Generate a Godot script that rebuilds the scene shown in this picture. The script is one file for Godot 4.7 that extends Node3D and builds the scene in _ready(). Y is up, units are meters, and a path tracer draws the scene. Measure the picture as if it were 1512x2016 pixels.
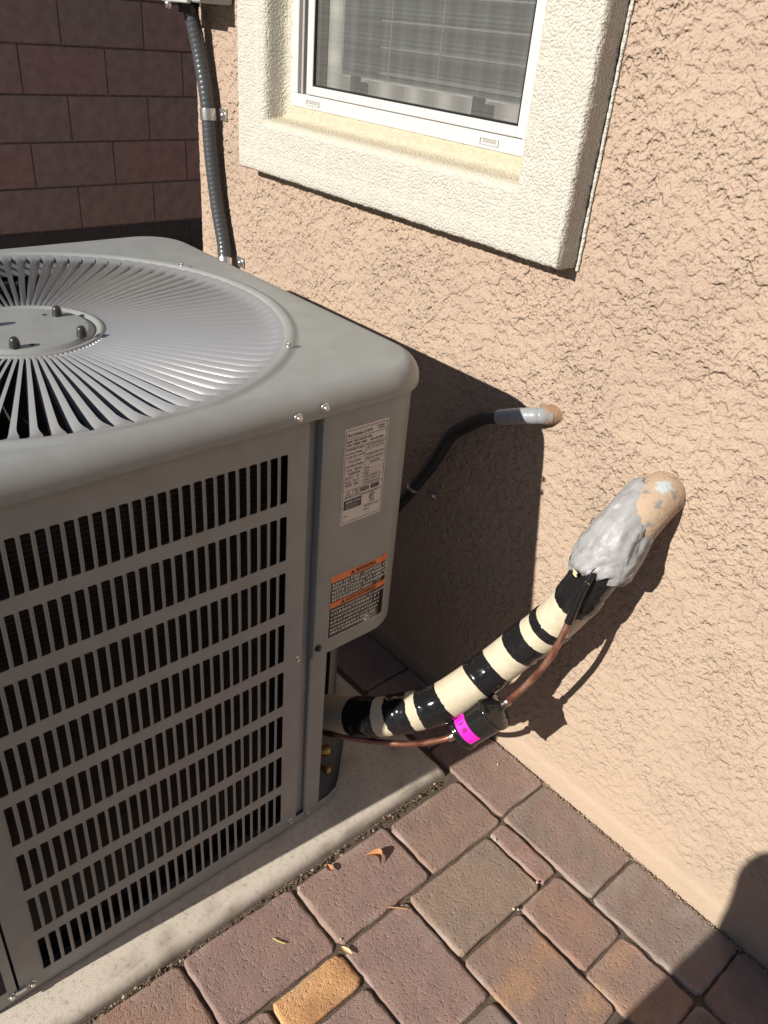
extends Node3D

# ---------------------------------------------------------------- helpers
class MB:
	var v := PackedVector3Array()
	var n := PackedVector3Array()
	var uv := PackedVector2Array()
	var c := PackedColorArray()
	var i := PackedInt32Array()

	func tri(a: Vector3, b: Vector3, d: Vector3, out: Vector3) -> void:
		var g := (b - a).cross(d - a)
		if g.length_squared() < 1e-18:
			return
		g = g.normalized()
		if g.dot(out) < 0.0:
			var t := b
			b = d
			d = t
			g = -g
		var k := v.size()
		v.append_array([a, b, d])
		n.append_array([g, g, g])
		uv.append_array([Vector2(a.x, a.y), Vector2(b.x, b.y), Vector2(d.x, d.y)])
		c.append_array([Color.WHITE, Color.WHITE, Color.WHITE])
		i.append_array([k, k + 2, k + 1])

	func quad(a: Vector3, b: Vector3, d: Vector3, e: Vector3, out: Vector3) -> void:
		tri(a, b, d, out)
		tri(a, d, e, out)

	# box with small chamfers on all edges
	func box(lo: Vector3, hi: Vector3, ch := 0.0) -> void:
		var ce := (lo + hi) * 0.5
		if ch <= 0.0:
			for ax in 3:
				for s in [-1.0, 1.0]:
					var a1 := (ax + 1) % 3
					var a2 := (ax + 2) % 3
					var q := []
					for w in [[0, 0], [1, 0], [1, 1], [0, 1]]:
						var p := Vector3.ZERO
						p[ax] = hi[ax] if s > 0 else lo[ax]
						p[a1] = hi[a1] if w[0] else lo[a1]
						p[a2] = hi[a2] if w[1] else lo[a2]
						q.append(p)
					var o := Vector3.ZERO
					o[ax] = s
					quad(q[0], q[1], q[2], q[3], o)
			return
		var h := (hi - lo) * 0.5
		for ax in 3:
			var a1 := (ax + 1) % 3
			var a2 := (ax + 2) % 3
			for s in [-1.0, 1.0]:
				var q := []
				for w in [[-1, -1], [1, -1], [1, 1], [-1, 1]]:
					var p := Vector3.ZERO
					p[ax] = s * h[ax]
					p[a1] = w[0] * (h[a1] - ch)
					p[a2] = w[1] * (h[a2] - ch)
					q.append(ce + p)
				var o := Vector3.ZERO
				o[ax] = s
				quad(q[0], q[1], q[2], q[3], o)
			for s1 in [-1.0, 1.0]:
				for s2 in [-1.0, 1.0]:
					var o := Vector3.ZERO
					o[a1] = s1
					o[a2] = s2
					var q := []
					for w in [[-1, 0], [1, 0], [1, 1], [-1, 1]]:
						var p := Vector3.ZERO
						p[ax] = w[0] * (h[ax] - ch)
						p[a1] = s1 * (h[a1] - (ch if w[1] else 0.0))
						p[a2] = s2 * (h[a2] - (0.0 if w[1] else ch))
						q.append(ce + p)
					quad(q[0], q[1], q[2], q[3], o)
		for sx in [-1.0, 1.0]:
			for sy in [-1.0, 1.0]:
				for sz in [-1.0, 1.0]:
					var s := Vector3(sx, sy, sz)
					tri(ce + s * Vector3(h.x, h.y - ch, h.z - ch), ce + s * Vector3(h.x - ch, h.y, h.z - ch), ce + s * Vector3(h.x - ch, h.y - ch, h.z), s)

	# smooth grid of rows; closed joins the last column to the first
	func grid(rows: Array, closed := false, flip := false, uvs := [], cols := []) -> void:
		var nr := rows.size()
		var nc: int = rows[0].size()
		var base := v.size()
		var nn := PackedVector3Array()
		nn.resize(nr * nc)
		var lim := nc if closed else nc - 1
		for r in nr - 1:
			var ra: PackedVector3Array = rows[r]
			var rb: PackedVector3Array = rows[r + 1]
			for k in lim:
				var k2 := (k + 1) % nc
				var g := (rb[k2] - ra[k]).cross(ra[k2] - rb[k])
				if flip:
					g = -g
				nn[r * nc + k] += g
				nn[r * nc + k2] += g
				nn[(r + 1) * nc + k] += g
				nn[(r + 1) * nc + k2] += g
				var a := base + r * nc + k
				var b := base + r * nc + k2
				var d := base + (r + 1) * nc + k2
				var e := base + (r + 1) * nc + k
				if flip:
					i.append_array([a, d, b, a, e, d])
				else:
					i.append_array([a, b, d, a, d, e])
		for r in nr:
			v.append_array(rows[r])
			for k in nc:
				n.append(nn[r * nc + k].normalized() if nn[r * nc + k].length_squared() > 0.0 else Vector3.UP)
				uv.append(uvs[r][k] if uvs else Vector2(rows[r][k].x, rows[r][k].y))
				c.append(cols[r][k] if cols else Color.WHITE)

	# tube along points, radius by callable(t 0..1, angle) or number
	func tube(pts: PackedVector3Array, rad, seg := 16, caps := true) -> void:
		var rows := []
		var m := pts.size()
		var tang := (pts[1] - pts[0]).normalized()
		var side := tang.cross(Vector3.UP)
		if side.length() < 0.01:
			side = tang.cross(Vector3.RIGHT)
		side = side.normalized()
		for k in m:
			var t2: Vector3 = (pts[mini(k + 1, m - 1)] - pts[maxi(k - 1, 0)]).normalized()
			side = (side - t2 * side.dot(t2)).normalized()
			var up := side.cross(t2)
			var row := PackedVector3Array()
			for s in seg:
				var a := TAU * s / seg
				var r: float = rad.call(k / float(m - 1), a) if rad is Callable else rad
				row.append(pts[k] + (side * cos(a) + up * sin(a)) * r)
			rows.append(row)
		grid(rows, true, true)
		if caps:
			for e in [0, m - 1]:
				var row: PackedVector3Array = rows[e]
				var o: Vector3 = (pts[0] - pts[1]) if e == 0 else (pts[m - 1] - pts[m - 2])
				for s in seg:
					tri(pts[e], row[s], row[(s + 1) % seg], o)

	# lathe: profile of Vector2(distance along axis, radius)
	func lathe(at: Vector3, axis: Vector3, prof: Array, seg := 24) -> void:
		axis = axis.normalized()
		var side := axis.cross(Vector3.UP)
		if side.length() < 0.01:
			side = axis.cross(Vector3.RIGHT)
		side = side.normalized()
		var up := side.cross(axis)
		var rows := []
		for q in prof:
			var row := PackedVector3Array()
			for s in seg:
				var a := TAU * s / seg
				row.append(at + axis * q.x + (side * cos(a) + up * sin(a)) * maxf(q.y, 1e-5))
			rows.append(row)
		grid(rows, true, true)

	func mesh() -> ArrayMesh:
		var a := []
		a.resize(Mesh.ARRAY_MAX)
		a[Mesh.ARRAY_VERTEX] = v
		a[Mesh.ARRAY_NORMAL] = n
		a[Mesh.ARRAY_TEX_UV] = uv
		a[Mesh.ARRAY_COLOR] = c
		a[Mesh.ARRAY_INDEX] = i
		var m := ArrayMesh.new()
		m.add_surface_from_arrays(Mesh.PRIMITIVE_TRIANGLES, a)
		return m


var used := {}
var M := {}
var rng := RandomNumberGenerator.new()
var hgt := PackedFloat32Array()
const HW := 1536
const HH := 1118
const HX0 := -1.26
const HY0 := -0.06
const HSX := 2.2
const HSY := 1.6

func numbered(called: String) -> String:
	var k: int = used.get(called, -1) + 1
	used[called] = k
	return called if k == 0 else "%s_%03d" % [called, k]

func thing(called: String, label: String, category: String, at := Vector3.ZERO, group := "") -> Node3D:
	var o := Node3D.new()
	o.name = numbered(called)
	add_child(o)
	o.position = at
	tag(o, label, category, group)
	return o

func tag(o: Node, label: String, category: String, group := "") -> Node:
	o.set_meta("label", label)
	if category:
		o.set_meta("category", category)
	if group:
		o.set_meta("group", group)
	return o

# commit a mesh built in WORLD coordinates under parent (parents are only translated)
func put(called: String, m, mat: Material, parent: Node3D = null, base := Vector3.INF) -> MeshInstance3D:
	var o := MeshInstance3D.new()
	o.mesh = m.mesh() if m is MB else m
	o.material_override = mat
	if parent == null or parent == self:
		o.name = numbered(called)
		add_child(o)
	else:
		o.name = called
		parent.add_child(o, true)
		var off := Vector3.ZERO
		var q: Node = parent
		while q != self:
			off += (q as Node3D).position
			q = q.get_parent()
		o.position = -off
	return o

func put_local(called: String, m: Mesh, mat: Material, parent: Node3D, tr: Transform3D) -> MeshInstance3D:
	var o := put(called, m, mat, parent)
	o.transform = Transform3D(Basis(), o.position) * tr
	return o

func lin(r: float, g: float, b: float) -> Color:
	return Color(r, g, b).linear_to_srgb()

func mat(r: float, g: float, b: float, rough := 0.7, metal := 0.0, vc := false) -> StandardMaterial3D:
	var m := StandardMaterial3D.new()
	m.albedo_color = lin(r, g, b)
	m.roughness = rough
	m.metallic = metal
	m.vertex_color_use_as_albedo = vc
	return m

func noise(freq: float, sd: int, oct := 3, kind := FastNoiseLite.TYPE_SIMPLEX_SMOOTH) -> FastNoiseLite:
	var f := FastNoiseLite.new()
	f.noise_type = kind
	f.seed = sd
	f.frequency = freq
	f.fractal_type = FastNoiseLite.FRACTAL_FBM if oct > 1 else FastNoiseLite.FRACTAL_NONE
	f.fractal_octaves = oct
	return f

func ntex(freq: float, sd: int, oct: int, size: int, lo: Color, hi: Color, kind := FastNoiseLite.TYPE_SIMPLEX_SMOOTH, mid = null) -> NoiseTexture2D:
	var t := NoiseTexture2D.new()
	t.width = size
	t.height = size
	t.seamless = true
	t.generate_mipmaps = false
	var f := noise(freq, sd, oct, kind)
	t.noise = f
	var g := Gradient.new()
	g.set_color(0, lo)
	g.set_color(1, hi)
	if mid != null:
		g.add_point(mid[0], mid[1])
	t.color_ramp = g
	return t

func htex(freq: float, sd: int, oct: int, size: int, kind := FastNoiseLite.TYPE_SIMPLEX_SMOOTH) -> NoiseTexture2D:
	return ntex(freq, sd, oct, size, Color.BLACK, Color.WHITE, kind)

func triplanar(m: StandardMaterial3D, scale: float, col: Texture2D, bump: Texture2D, depth_cm: float) -> StandardMaterial3D:
	m.uv1_triplanar = true
	m.uv1_world_triplanar = true
	m.uv1_scale = Vector3.ONE * scale
	if col:
		m.albedo_texture = col
	if bump:
		m.heightmap_enabled = true
		m.heightmap_texture = bump
		m.heightmap_scale = depth_cm
	return m

func sstep(a: float, b: float, x: float) -> float:   # also falls when a > b
	var t := clampf((x - a) / (b - a), 0.0, 1.0)
	return t * t * (3.0 - 2.0 * t)

func curve(pts: Array, n: int) -> PackedVector3Array:
	# Catmull-Rom through points, resampled evenly by parameter length
	var raw := PackedVector3Array()
	for k in pts.size() - 1:
		var a: Vector3 = pts[maxi(k - 1, 0)]
		var b: Vector3 = pts[k]
		var d: Vector3 = pts[k + 1]
		var e: Vector3 = pts[mini(k + 2, pts.size() - 1)]
		for s in 12:
			raw.append(b.cubic_interpolate(d, a, e, s / 12.0))
	raw.append(pts[-1])
	var ln := [0.0]
	for k in raw.size() - 1:
		ln.append(ln[-1] + raw[k].distance_to(raw[k + 1]))
	var out := PackedVector3Array()
	var j := 0
	for s in n:
		var t: float = ln[-1] * s / (n - 1.0)
		while j < raw.size() - 2 and ln[j + 1] < t:
			j += 1
		out.append(raw[j].lerp(raw[j + 1], clampf((t - ln[j]) / maxf(ln[j + 1] - ln[j], 1e-9), 0, 1)))
	return out

func gray_bytes(freq: float, sd: int, oct: int, w: int, h: int, warp := 0.0, kind := FastNoiseLite.TYPE_SIMPLEX_SMOOTH) -> PackedByteArray:
	var f := noise(freq, sd, oct, kind)
	if warp > 0.0:
		f.domain_warp_enabled = true
		f.domain_warp_amplitude = warp
		f.domain_warp_frequency = freq * 1.7
		f.domain_warp_fractal_type = FastNoiseLite.DOMAIN_WARP_FRACTAL_NONE
	return f.get_image(w, h, false, false, false).get_data()

# ---------------------------------------------------------------- scene
func _ready() -> void:
	rng.seed = 7
	# camera
	var cam := Camera3D.new()
	cam.name = "camera"
	var fw := Vector3(-0.61636921, -0.52514788, -0.58677824)
	var rt := Vector3(0.65013204, 0.08108093, -0.75548277)
	var up := Vector3(-0.4443167, 0.84713965, -0.29143967)
	cam.transform = Transform3D(Basis(rt, up, -fw), Vector3(0.7956, 1.4, 1.1339))
	cam.fov = 65.25
	cam.near = 0.02
	cam.far = 400.0
	add_child(cam)
	cam.current = true
	# sky and exposure
	var sky_mat := ProceduralSkyMaterial.new()
	sky_mat.sky_top_color = Color(0.42, 0.52, 0.68)
	sky_mat.sky_horizon_color = Color(0.66, 0.68, 0.70)
	sky_mat.sky_curve = 0.15
	sky_mat.ground_bottom_color = Color(0.30, 0.26, 0.23)
	sky_mat.ground_horizon_color = Color(0.50, 0.47, 0.44)
	sky_mat.sun_angle_max = 12.0
	sky_mat.sun_curve = 0.1
	var sky := Sky.new()
	sky.sky_material = sky_mat
	var env := Environment.new()
	env.background_mode = Environment.BG_SKY
	env.sky = sky
	env.background_energy_multiplier = 0.45
	env.tonemap_mode = Environment.TONE_MAPPER_LINEAR
	env.tonemap_exposure = 1.37
	env.sdfgi_enabled = true
	env.ssao_enabled = true
	env.ssil_enabled = true
	var we := WorldEnvironment.new()
	we.name = "world"
	we.environment = env
	add_child(we)
	# sun
	var sun := DirectionalLight3D.new()
	sun.name = "sun"
	sun.light_energy = 1.6
	sun.light_color = Color(1.0, 0.97, 0.925)
	sun.light_angular_distance = 0.5
	sun.shadow_enabled = true
	add_child(sun)
	sun.look_at_from_position(Vector3.ZERO, Vector3(0.075, -0.50, -1.0))

	materials()
	ground()
	block_wall()
	house_wall()
	concrete_pad()
	pavers()
	air_conditioner()
	refrigerant_line()
	copper_line()
	conduits()
	debris()
	photographer()


func materials() -> void:
	M.paint = mat(0.283, 0.295, 0.286, 0.42)
	triplanar(M.paint, 3.0, ntex(0.02, 5, 5, 256, Color(0.94, 0.935, 0.93), Color(1, 1, 1)), htex(0.25, 6, 2, 256), 0.012)
	M.guard = mat(0.36, 0.365, 0.37, 0.37, 0.38)
	triplanar(M.guard, 5.0, null, htex(0.4, 8, 2, 256), 0.03)
	M.zinc = mat(0.62, 0.62, 0.6, 0.3, 0.9)
	M.blackbolt = mat(0.03, 0.03, 0.03, 0.35)
	M.dark = mat(0.012, 0.012, 0.014, 0.8)
	M.darksteel = mat(0.05, 0.048, 0.045, 0.6)
	M.vinyl = mat(0.56, 0.555, 0.53, 0.4)
	M.vinylgrey = mat(0.34, 0.33, 0.31, 0.5)
	M.blackrubber = mat(0.01, 0.01, 0.011, 0.35)
	M.copper = mat(0.46, 0.33, 0.275, 0.36, 0.6)
	var ct := ntex(0.012, 44, 4, 256, Color(0.38, 0.28, 0.27), Color(1.0, 0.97, 0.95), FastNoiseLite.TYPE_SIMPLEX_SMOOTH, [0.5, Color(0.8, 0.62, 0.55)])
	triplanar(M.copper, 7.0, ct, null, 0)
	M.brass = mat(0.5, 0.33, 0.1, 0.4, 0.9)
	M.white = mat(0.66, 0.64, 0.6, 0.4)
	M.ink = mat(0.02, 0.018, 0.018, 0.5)


func ground() -> void:
	var b := MB.new()
	b.quad(Vector3(-150, -0.05, -150), Vector3(150, -0.05, -150), Vector3(150, -0.05, 150), Vector3(-150, -0.05, 150), Vector3.UP)
	var m := mat(0.28, 0.23, 0.19, 0.95)
	triplanar(m, 0.7, ntex(0.03, 3, 4, 256, Color(0.6, 0.58, 0.55), Color(1, 1, 1)), htex(0.09, 4, 3, 256), 1.0)
	var o := put("ground", b, m)
	o.set_meta("kind", "structure")
	# sand bed that fills the joints between the pavers
	var rows := []
	var f := noise(30.0, 21, 2)
	for r in 121:
		var row := PackedVector3Array()
		for k in 121:
			var x := -1.3 + k * 0.03
			var z := -0.02 + r * 0.02
			row.append(Vector3(x, -0.0065 + 0.003 * f.get_noise_2d(x, z), z))
		rows.append(row)
	var s := MB.new()
	s.grid(rows, false)
	var sm := mat(0.27, 0.215, 0.165, 0.95)
	triplanar(sm, 9.0, ntex(0.12, 13, 3, 256, Color(0.5, 0.48, 0.45), Color(1, 1, 1)), htex(0.2, 14, 2, 256), 0.5)
	o = put("joint_sand", s, sm)
	o.set_meta("kind", "structure")


# ---------------------------------------------------------------- block wall behind
func block_wall() -> void:
	var t := thing("block_wall", "dark brown concrete block wall standing in shade behind the air conditioner", "wall", Vector3(-3.49, 0, 0))
	var core := MB.new()
	core.box(Vector3(-3.60, -0.05, -7), Vector3(-3.392, 2.4, 4.0))
	var gm := mat(0.5, 0.34, 0.26, 0.95)
	triplanar(gm, 3.0, ntex(0.06, 31, 3, 256, Color(0.7, 0.7, 0.7), Color(1, 1, 1)), htex(0.2, 32, 2, 256), 0.3)
	put("mortar", core, gm, t)
	var bt := ntex(0.012, 33, 5, 512, Color(0.86, 0.85, 0.85), Color(1, 1, 1))
	var bb := htex(0.22, 34, 3, 512)
	var tones := []
	for c in [[0.68, 0.44, 0.325], [0.72, 0.42, 0.32], [0.66, 0.435, 0.325], [0.69, 0.42, 0.34]]:
		var m := mat(c[0], c[1], c[2], 0.92)
		tones.append(triplanar(m, 2.2, bt, bb, 0.35))
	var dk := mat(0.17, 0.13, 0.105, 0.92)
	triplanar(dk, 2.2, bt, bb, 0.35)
	var L := 0.4064
	var H := 0.2032
	var shapes := []
	var r := RandomNumberGenerator.new()
	r.seed = 3
	for q in 3:
		var b := MB.new()
		b.box(Vector3(-0.1, 0.0045, 0.0035), Vector3(0.0012 * q, H - 0.0045, L - 0.0035), 0.003)
		shapes.append(b.mesh())
	# course line by = 1.165 is the top joint line seen near the top of the photograph
	for j in range(-5, 6):
		var y := 1.1651 + j * H
		var odd: bool = posmod(j, 2) == 0
		for k in range(-5, 7):
			var z := -1.139 + k * L + (L * 0.5 if odd else 0.0)
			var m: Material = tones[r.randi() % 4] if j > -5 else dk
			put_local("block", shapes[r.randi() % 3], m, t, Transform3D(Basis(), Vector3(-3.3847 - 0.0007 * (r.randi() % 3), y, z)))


# ---------------------------------------------------------------- house wall
func wall_h(x: float, y: float) -> float:
	var px := clampi(int((x - HX0) / HSX * HW), 0, HW - 1)
	var py := clampi(int((HY0 + HSY - y) / HSY * HH), 0, HH - 1)
	return hgt[py * HW + px]

func stucco_height() -> Image:
	# trowelled lace stucco: torn plateaus over a rough scratch coat, in millimetres
	var a := gray_bytes(0.058, 101, 4, HW, HH, 12.0)
	var b := gray_bytes(0.15, 102, 3, HW, HH, 5.0)
	var d := gray_bytes(0.0075, 103, 2, HW, HH)
	var e := gray_bytes(0.30, 104, 2, HW, HH)
	hgt.resize(HW * HH)
	for y in HH:
		var wy := HY0 + HSY - HSY * y / HH
		var smooth_low := clampf((wy - 0.05) / 0.06, 0.0, 1.0)
		# the finish is coarser up by the window and flatter near the ground
		var rough := lerpf(0.5, 0.88, clampf((wy - 0.1) / 0.8, 0.0, 1.0)) * lerpf(0.3, 1.0, smooth_low)
		var o := y * HW
		for x in HW:
			var na := a[o + x] * 0.0078431 - 1.0
			var nb := b[o + x] * 0.0078431 - 1.0
			var nd := d[o + x] * 0.0078431 - 1.0
			var ne := e[o + x] * 0.0078431 - 1.0
			var sm2 := clampf(0.55 + nd * 1.6, 0.15, 1.0)
			var t := clampf((na + 0.13 + nd * 0.35) * 16.0, 0.0, 1.0)
			var u := clampf((nb + 0.18 - nd * 0.4) * 9.0, 0.0, 1.0)
			var h := t * 1.45 * (0.5 + 0.5 * sm2) + u * (1.3 - 0.5 * t) * sm2 + ne * 0.75 + nb * 0.3 + na * 0.7
			hgt[o + x] = h * rough
	return Image.create_from_data(HW, HH, false, Image.FORMAT_RF, hgt.to_byte_array())

func house_wall() -> void:
	var im := stucco_height()
	var house := thing("house_wall", "tan textured stucco house wall with a cream trimmed window", "wall", Vector3(0, 0, -0.1))
	var sm := mat(0.415, 0.317, 0.238, 0.95)
	sm.heightmap_enabled = true
	sm.heightmap_texture = ImageTexture.create_from_image(im)
	sm.heightmap_scale = 0.21
	sm.vertex_color_use_as_albedo = true
	sm.texture_filter = BaseMaterial3D.TEXTURE_FILTER_LINEAR
	# fine mesh where the photograph looks, coarser beyond
	var xs := PackedFloat32Array()
	var x := -1.235
	while x < 0.86:
		xs.append(x)
		x += 0.004
	while x < 4.0:
		xs.append(x)
		x += 0.06
	var ys := PackedFloat32Array()
	var y := -0.04
	while y < 1.5:
		ys.append(y)
		y += 0.004
	while y < 2.9:
		ys.append(y)
		y += 0.06
	var tone := noise(3.0, 61, 3)
	var dirt := noise(14.0, 62, 3)
	var rows := []
	var uvs := []
	var cols := []
	for yy in ys:
		var row := PackedVector3Array()
		var ur := PackedVector2Array()
		var cr := PackedColorArray()
		for xx in xs:
			var h := wall_h(xx, yy) * 0.001
			# foot of the render flares over the weep screed
			var z := h * 0.85 + 0.004 * (1.0 - sstep(0.035, 0.055, yy + 0.004 * tone.get_noise_1d(xx * 4.0)))
			var ed := sstep(-1.235, -1.215, xx)
			z -= 0.02 * (1.0 - ed) * (1.0 - ed)
			if xx > -0.845 and xx < -0.097 and yy > 1.189 and yy < 2.41:
				z = -0.012
			row.append(Vector3(xx, yy, z))
			ur.append(Vector2((xx - HX0) / HSX, (HY0 + HSY - yy) / HSY))
			var t := 1.0 + rng.randf_range(-0.03, 0.03) + 0.09 * tone.get_noise_2d(xx, yy) + 0.06 * dirt.get_noise_2d(xx, yy)
			var low := 1.0 - sstep(0.0, 0.16, yy)
			var fade := sstep(1.1, 0.1, yy + 0.25 * tone.get_noise_2d(xx * 0.5 + 7.0, yy * 0.5))
			cr.append(Color(t * (0.98 + 0.02 * fade), t * (0.965 + 0.055 * fade + 0.03 * low), t * (0.985 + 0.04 * fade)))
		rows.append(row)
		uvs.append(ur)
		cols.append(cr)
	# the grid without the window opening
	var mb := MB.new()
	mb.grid(rows, false, true, uvs, cols)
	var keep := PackedInt32Array()
	for q in range(0, mb.i.size(), 3):
		var p := (mb.v[mb.i[q]] + mb.v[mb.i[q + 1]] + mb.v[mb.i[q + 2]]) / 3.0
		if not (p.x > -0.838 and p.x < -0.104 and p.y > 1.196 and p.y < 2.4):
			keep.append_array([mb.i[q], mb.i[q + 1], mb.i[q + 2]])
	mb.i = keep
	put("stucco", mb, sm, house)
	# structure of the wall behind the render: closed room with thickness
	var cm := mat(0.4, 0.28, 0.2, 0.95)
	var core := MB.new()
	core.box(Vector3(-1.232, -0.06, -0.2), Vector3(-0.84, 2.9, -0.018))
	core.box(Vector3(-0.10, -0.06, -0.2), Vector3(4.0, 2.9, -0.018))
	core.box(Vector3(-0.84, -0.06, -0.2), Vector3(-0.10, 1.194, -0.018))
	core.box(Vector3(-0.84, 2.405, -0.2), Vector3(-0.10, 2.9, -0.018))
	put("wall_core", core, cm, house)
	var room := MB.new()
	room.box(Vector3(-1.232, -0.06, -3.2), Vector3(-1.15, 2.9, -0.2))
	room.box(Vector3(3.9, -0.06, -3.2), Vector3(4.0, 2.9, -0.2))
	room.box(Vector3(-1.15, -0.06, -3.2), Vector3(3.9, 2.9, -3.1))
	room.box(Vector3(-1.15, -0.06, -3.1), Vector3(3.9, 0.02, -0.2))
	room.box(Vector3(-1.235, 2.9, -3.2), Vector3(4.0, 3.0, -0.012))
	put("room_shell", room, mat(0.16, 0.15, 0.14, 0.9), house)
	window_trim(house)
	window(house)

func window_trim(house: Node3D) -> void:
	var tm := mat(0.545, 0.533, 0.482, 0.95)
	triplanar(tm, 4.0, ntex(0.02, 72, 3, 512, Color(0.95, 0.94, 0.92), Color(1, 1, 1)), ntex(0.105, 71, 2, 512, Color.WHITE, Color.BLACK, FastNoiseLite.TYPE_CELLULAR), 0.36)
	tm.vertex_color_use_as_albedo = true
	# profile: (inset from the outer edge, height above the wall); the inner slope runs down to the window frame
	var prof := []
	for q in [[0.0, -0.006], [0.0, 0.012], [0.0, 0.026], [0.0, 0.042], [0.0012, 0.0505], [0.005, 0.0548], [0.012, 0.056]]:
		prof.append(Vector2(q[0], q[1]))
	for k in range(1, 12):
		prof.append(Vector2(0.015 + k * 0.0075, 0.056))
	for q in [[0.103, 0.0553], [0.108, 0.052], [0.112, 0.046], [0.1135, 0.038], [0.115, 0.028], [0.117, 0.016], [0.121, 0.007], [0.128, 0.004], [0.139, 0.003], [0.15, -0.002]]:
		prof.append(Vector2(q[0], q[1]))
	var x0 := -0.944
	var x1 := 0.008
	var y0 := 1.075
	var y1 := 2.52
	var n3 := noise(150.0, 73, 2)
	var n4 := noise(25.0, 74, 2)
	var rows := []
	var step := 0.005
	var path := []   # corner-walk: (side, t)
	var lens := [x1 - x0, y1 - y0, x1 - x0, y1 - y0]
	var cols := []
	for q in prof:
		var row := PackedVector3Array()
		var cr := PackedColorArray()
		var ax: float = x0 + q.x
		var bx: float = x1 - q.x
		var ay: float = y0 + q.x
		var by: float = y1 - q.x
		var cor := [Vector2(ax, ay), Vector2(bx, ay), Vector2(bx, by), Vector2(ax, by)]
		for s in 4:
			var c0: Vector2 = cor[s]
			var c1: Vector2 = cor[(s + 1) % 4]
			var cnt := int(lens[s] / (step if s != 2 else 0.05))
			for k in cnt:
				var p := c0.lerp(c1, k / float(cnt))
				var w := 0.0018 * n3.get_noise_3d(p.x, p.y, q.y) + 0.0012 * n4.get_noise_3d(p.x, p.y, q.y)
				var pos := Vector3(p.x, p.y, q.y)
				if q.x < 0.01:
					pos += Vector3(signf(p.x + 0.47) * w if s % 2 == 1 else 0.0, (-w if s == 0 else (w if s == 2 else 0.0)), w * 0.5)
				else:
					pos.z += w
				row.append(pos)
				# yellower tint on the inner slope, strongest along the sill
				var st := sstep(0.10, 0.118, q.x) * (1.0 if s == 0 else 0.45)
				cr.append(Color(1, 1, 1).lerp(Color(0.97, 0.89, 0.74), st))
		rows.append(row)
		cols.append(cr)
	var mb := MB.new()
	mb.grid(rows, true, false, [], cols)
	put("window_trim", mb, tm, house)
	# pale bead of overspray where the trim meets the tan stucco on its right
	var bead := PackedVector3Array()
	for k in 70:
		bead.append(Vector3(0.0125 + 0.0015 * n4.get_noise_1d(k * 0.3), 1.07 + k * 0.008, 0.0035))
	var bm := MB.new()
	bm.tube(bead, func(t, a): return 0.0032 + 0.0012 * n3.get_noise_1d(t * 3.0 + a * 0.002), 7)
	put("paint_bead", bm, tm, house)

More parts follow.
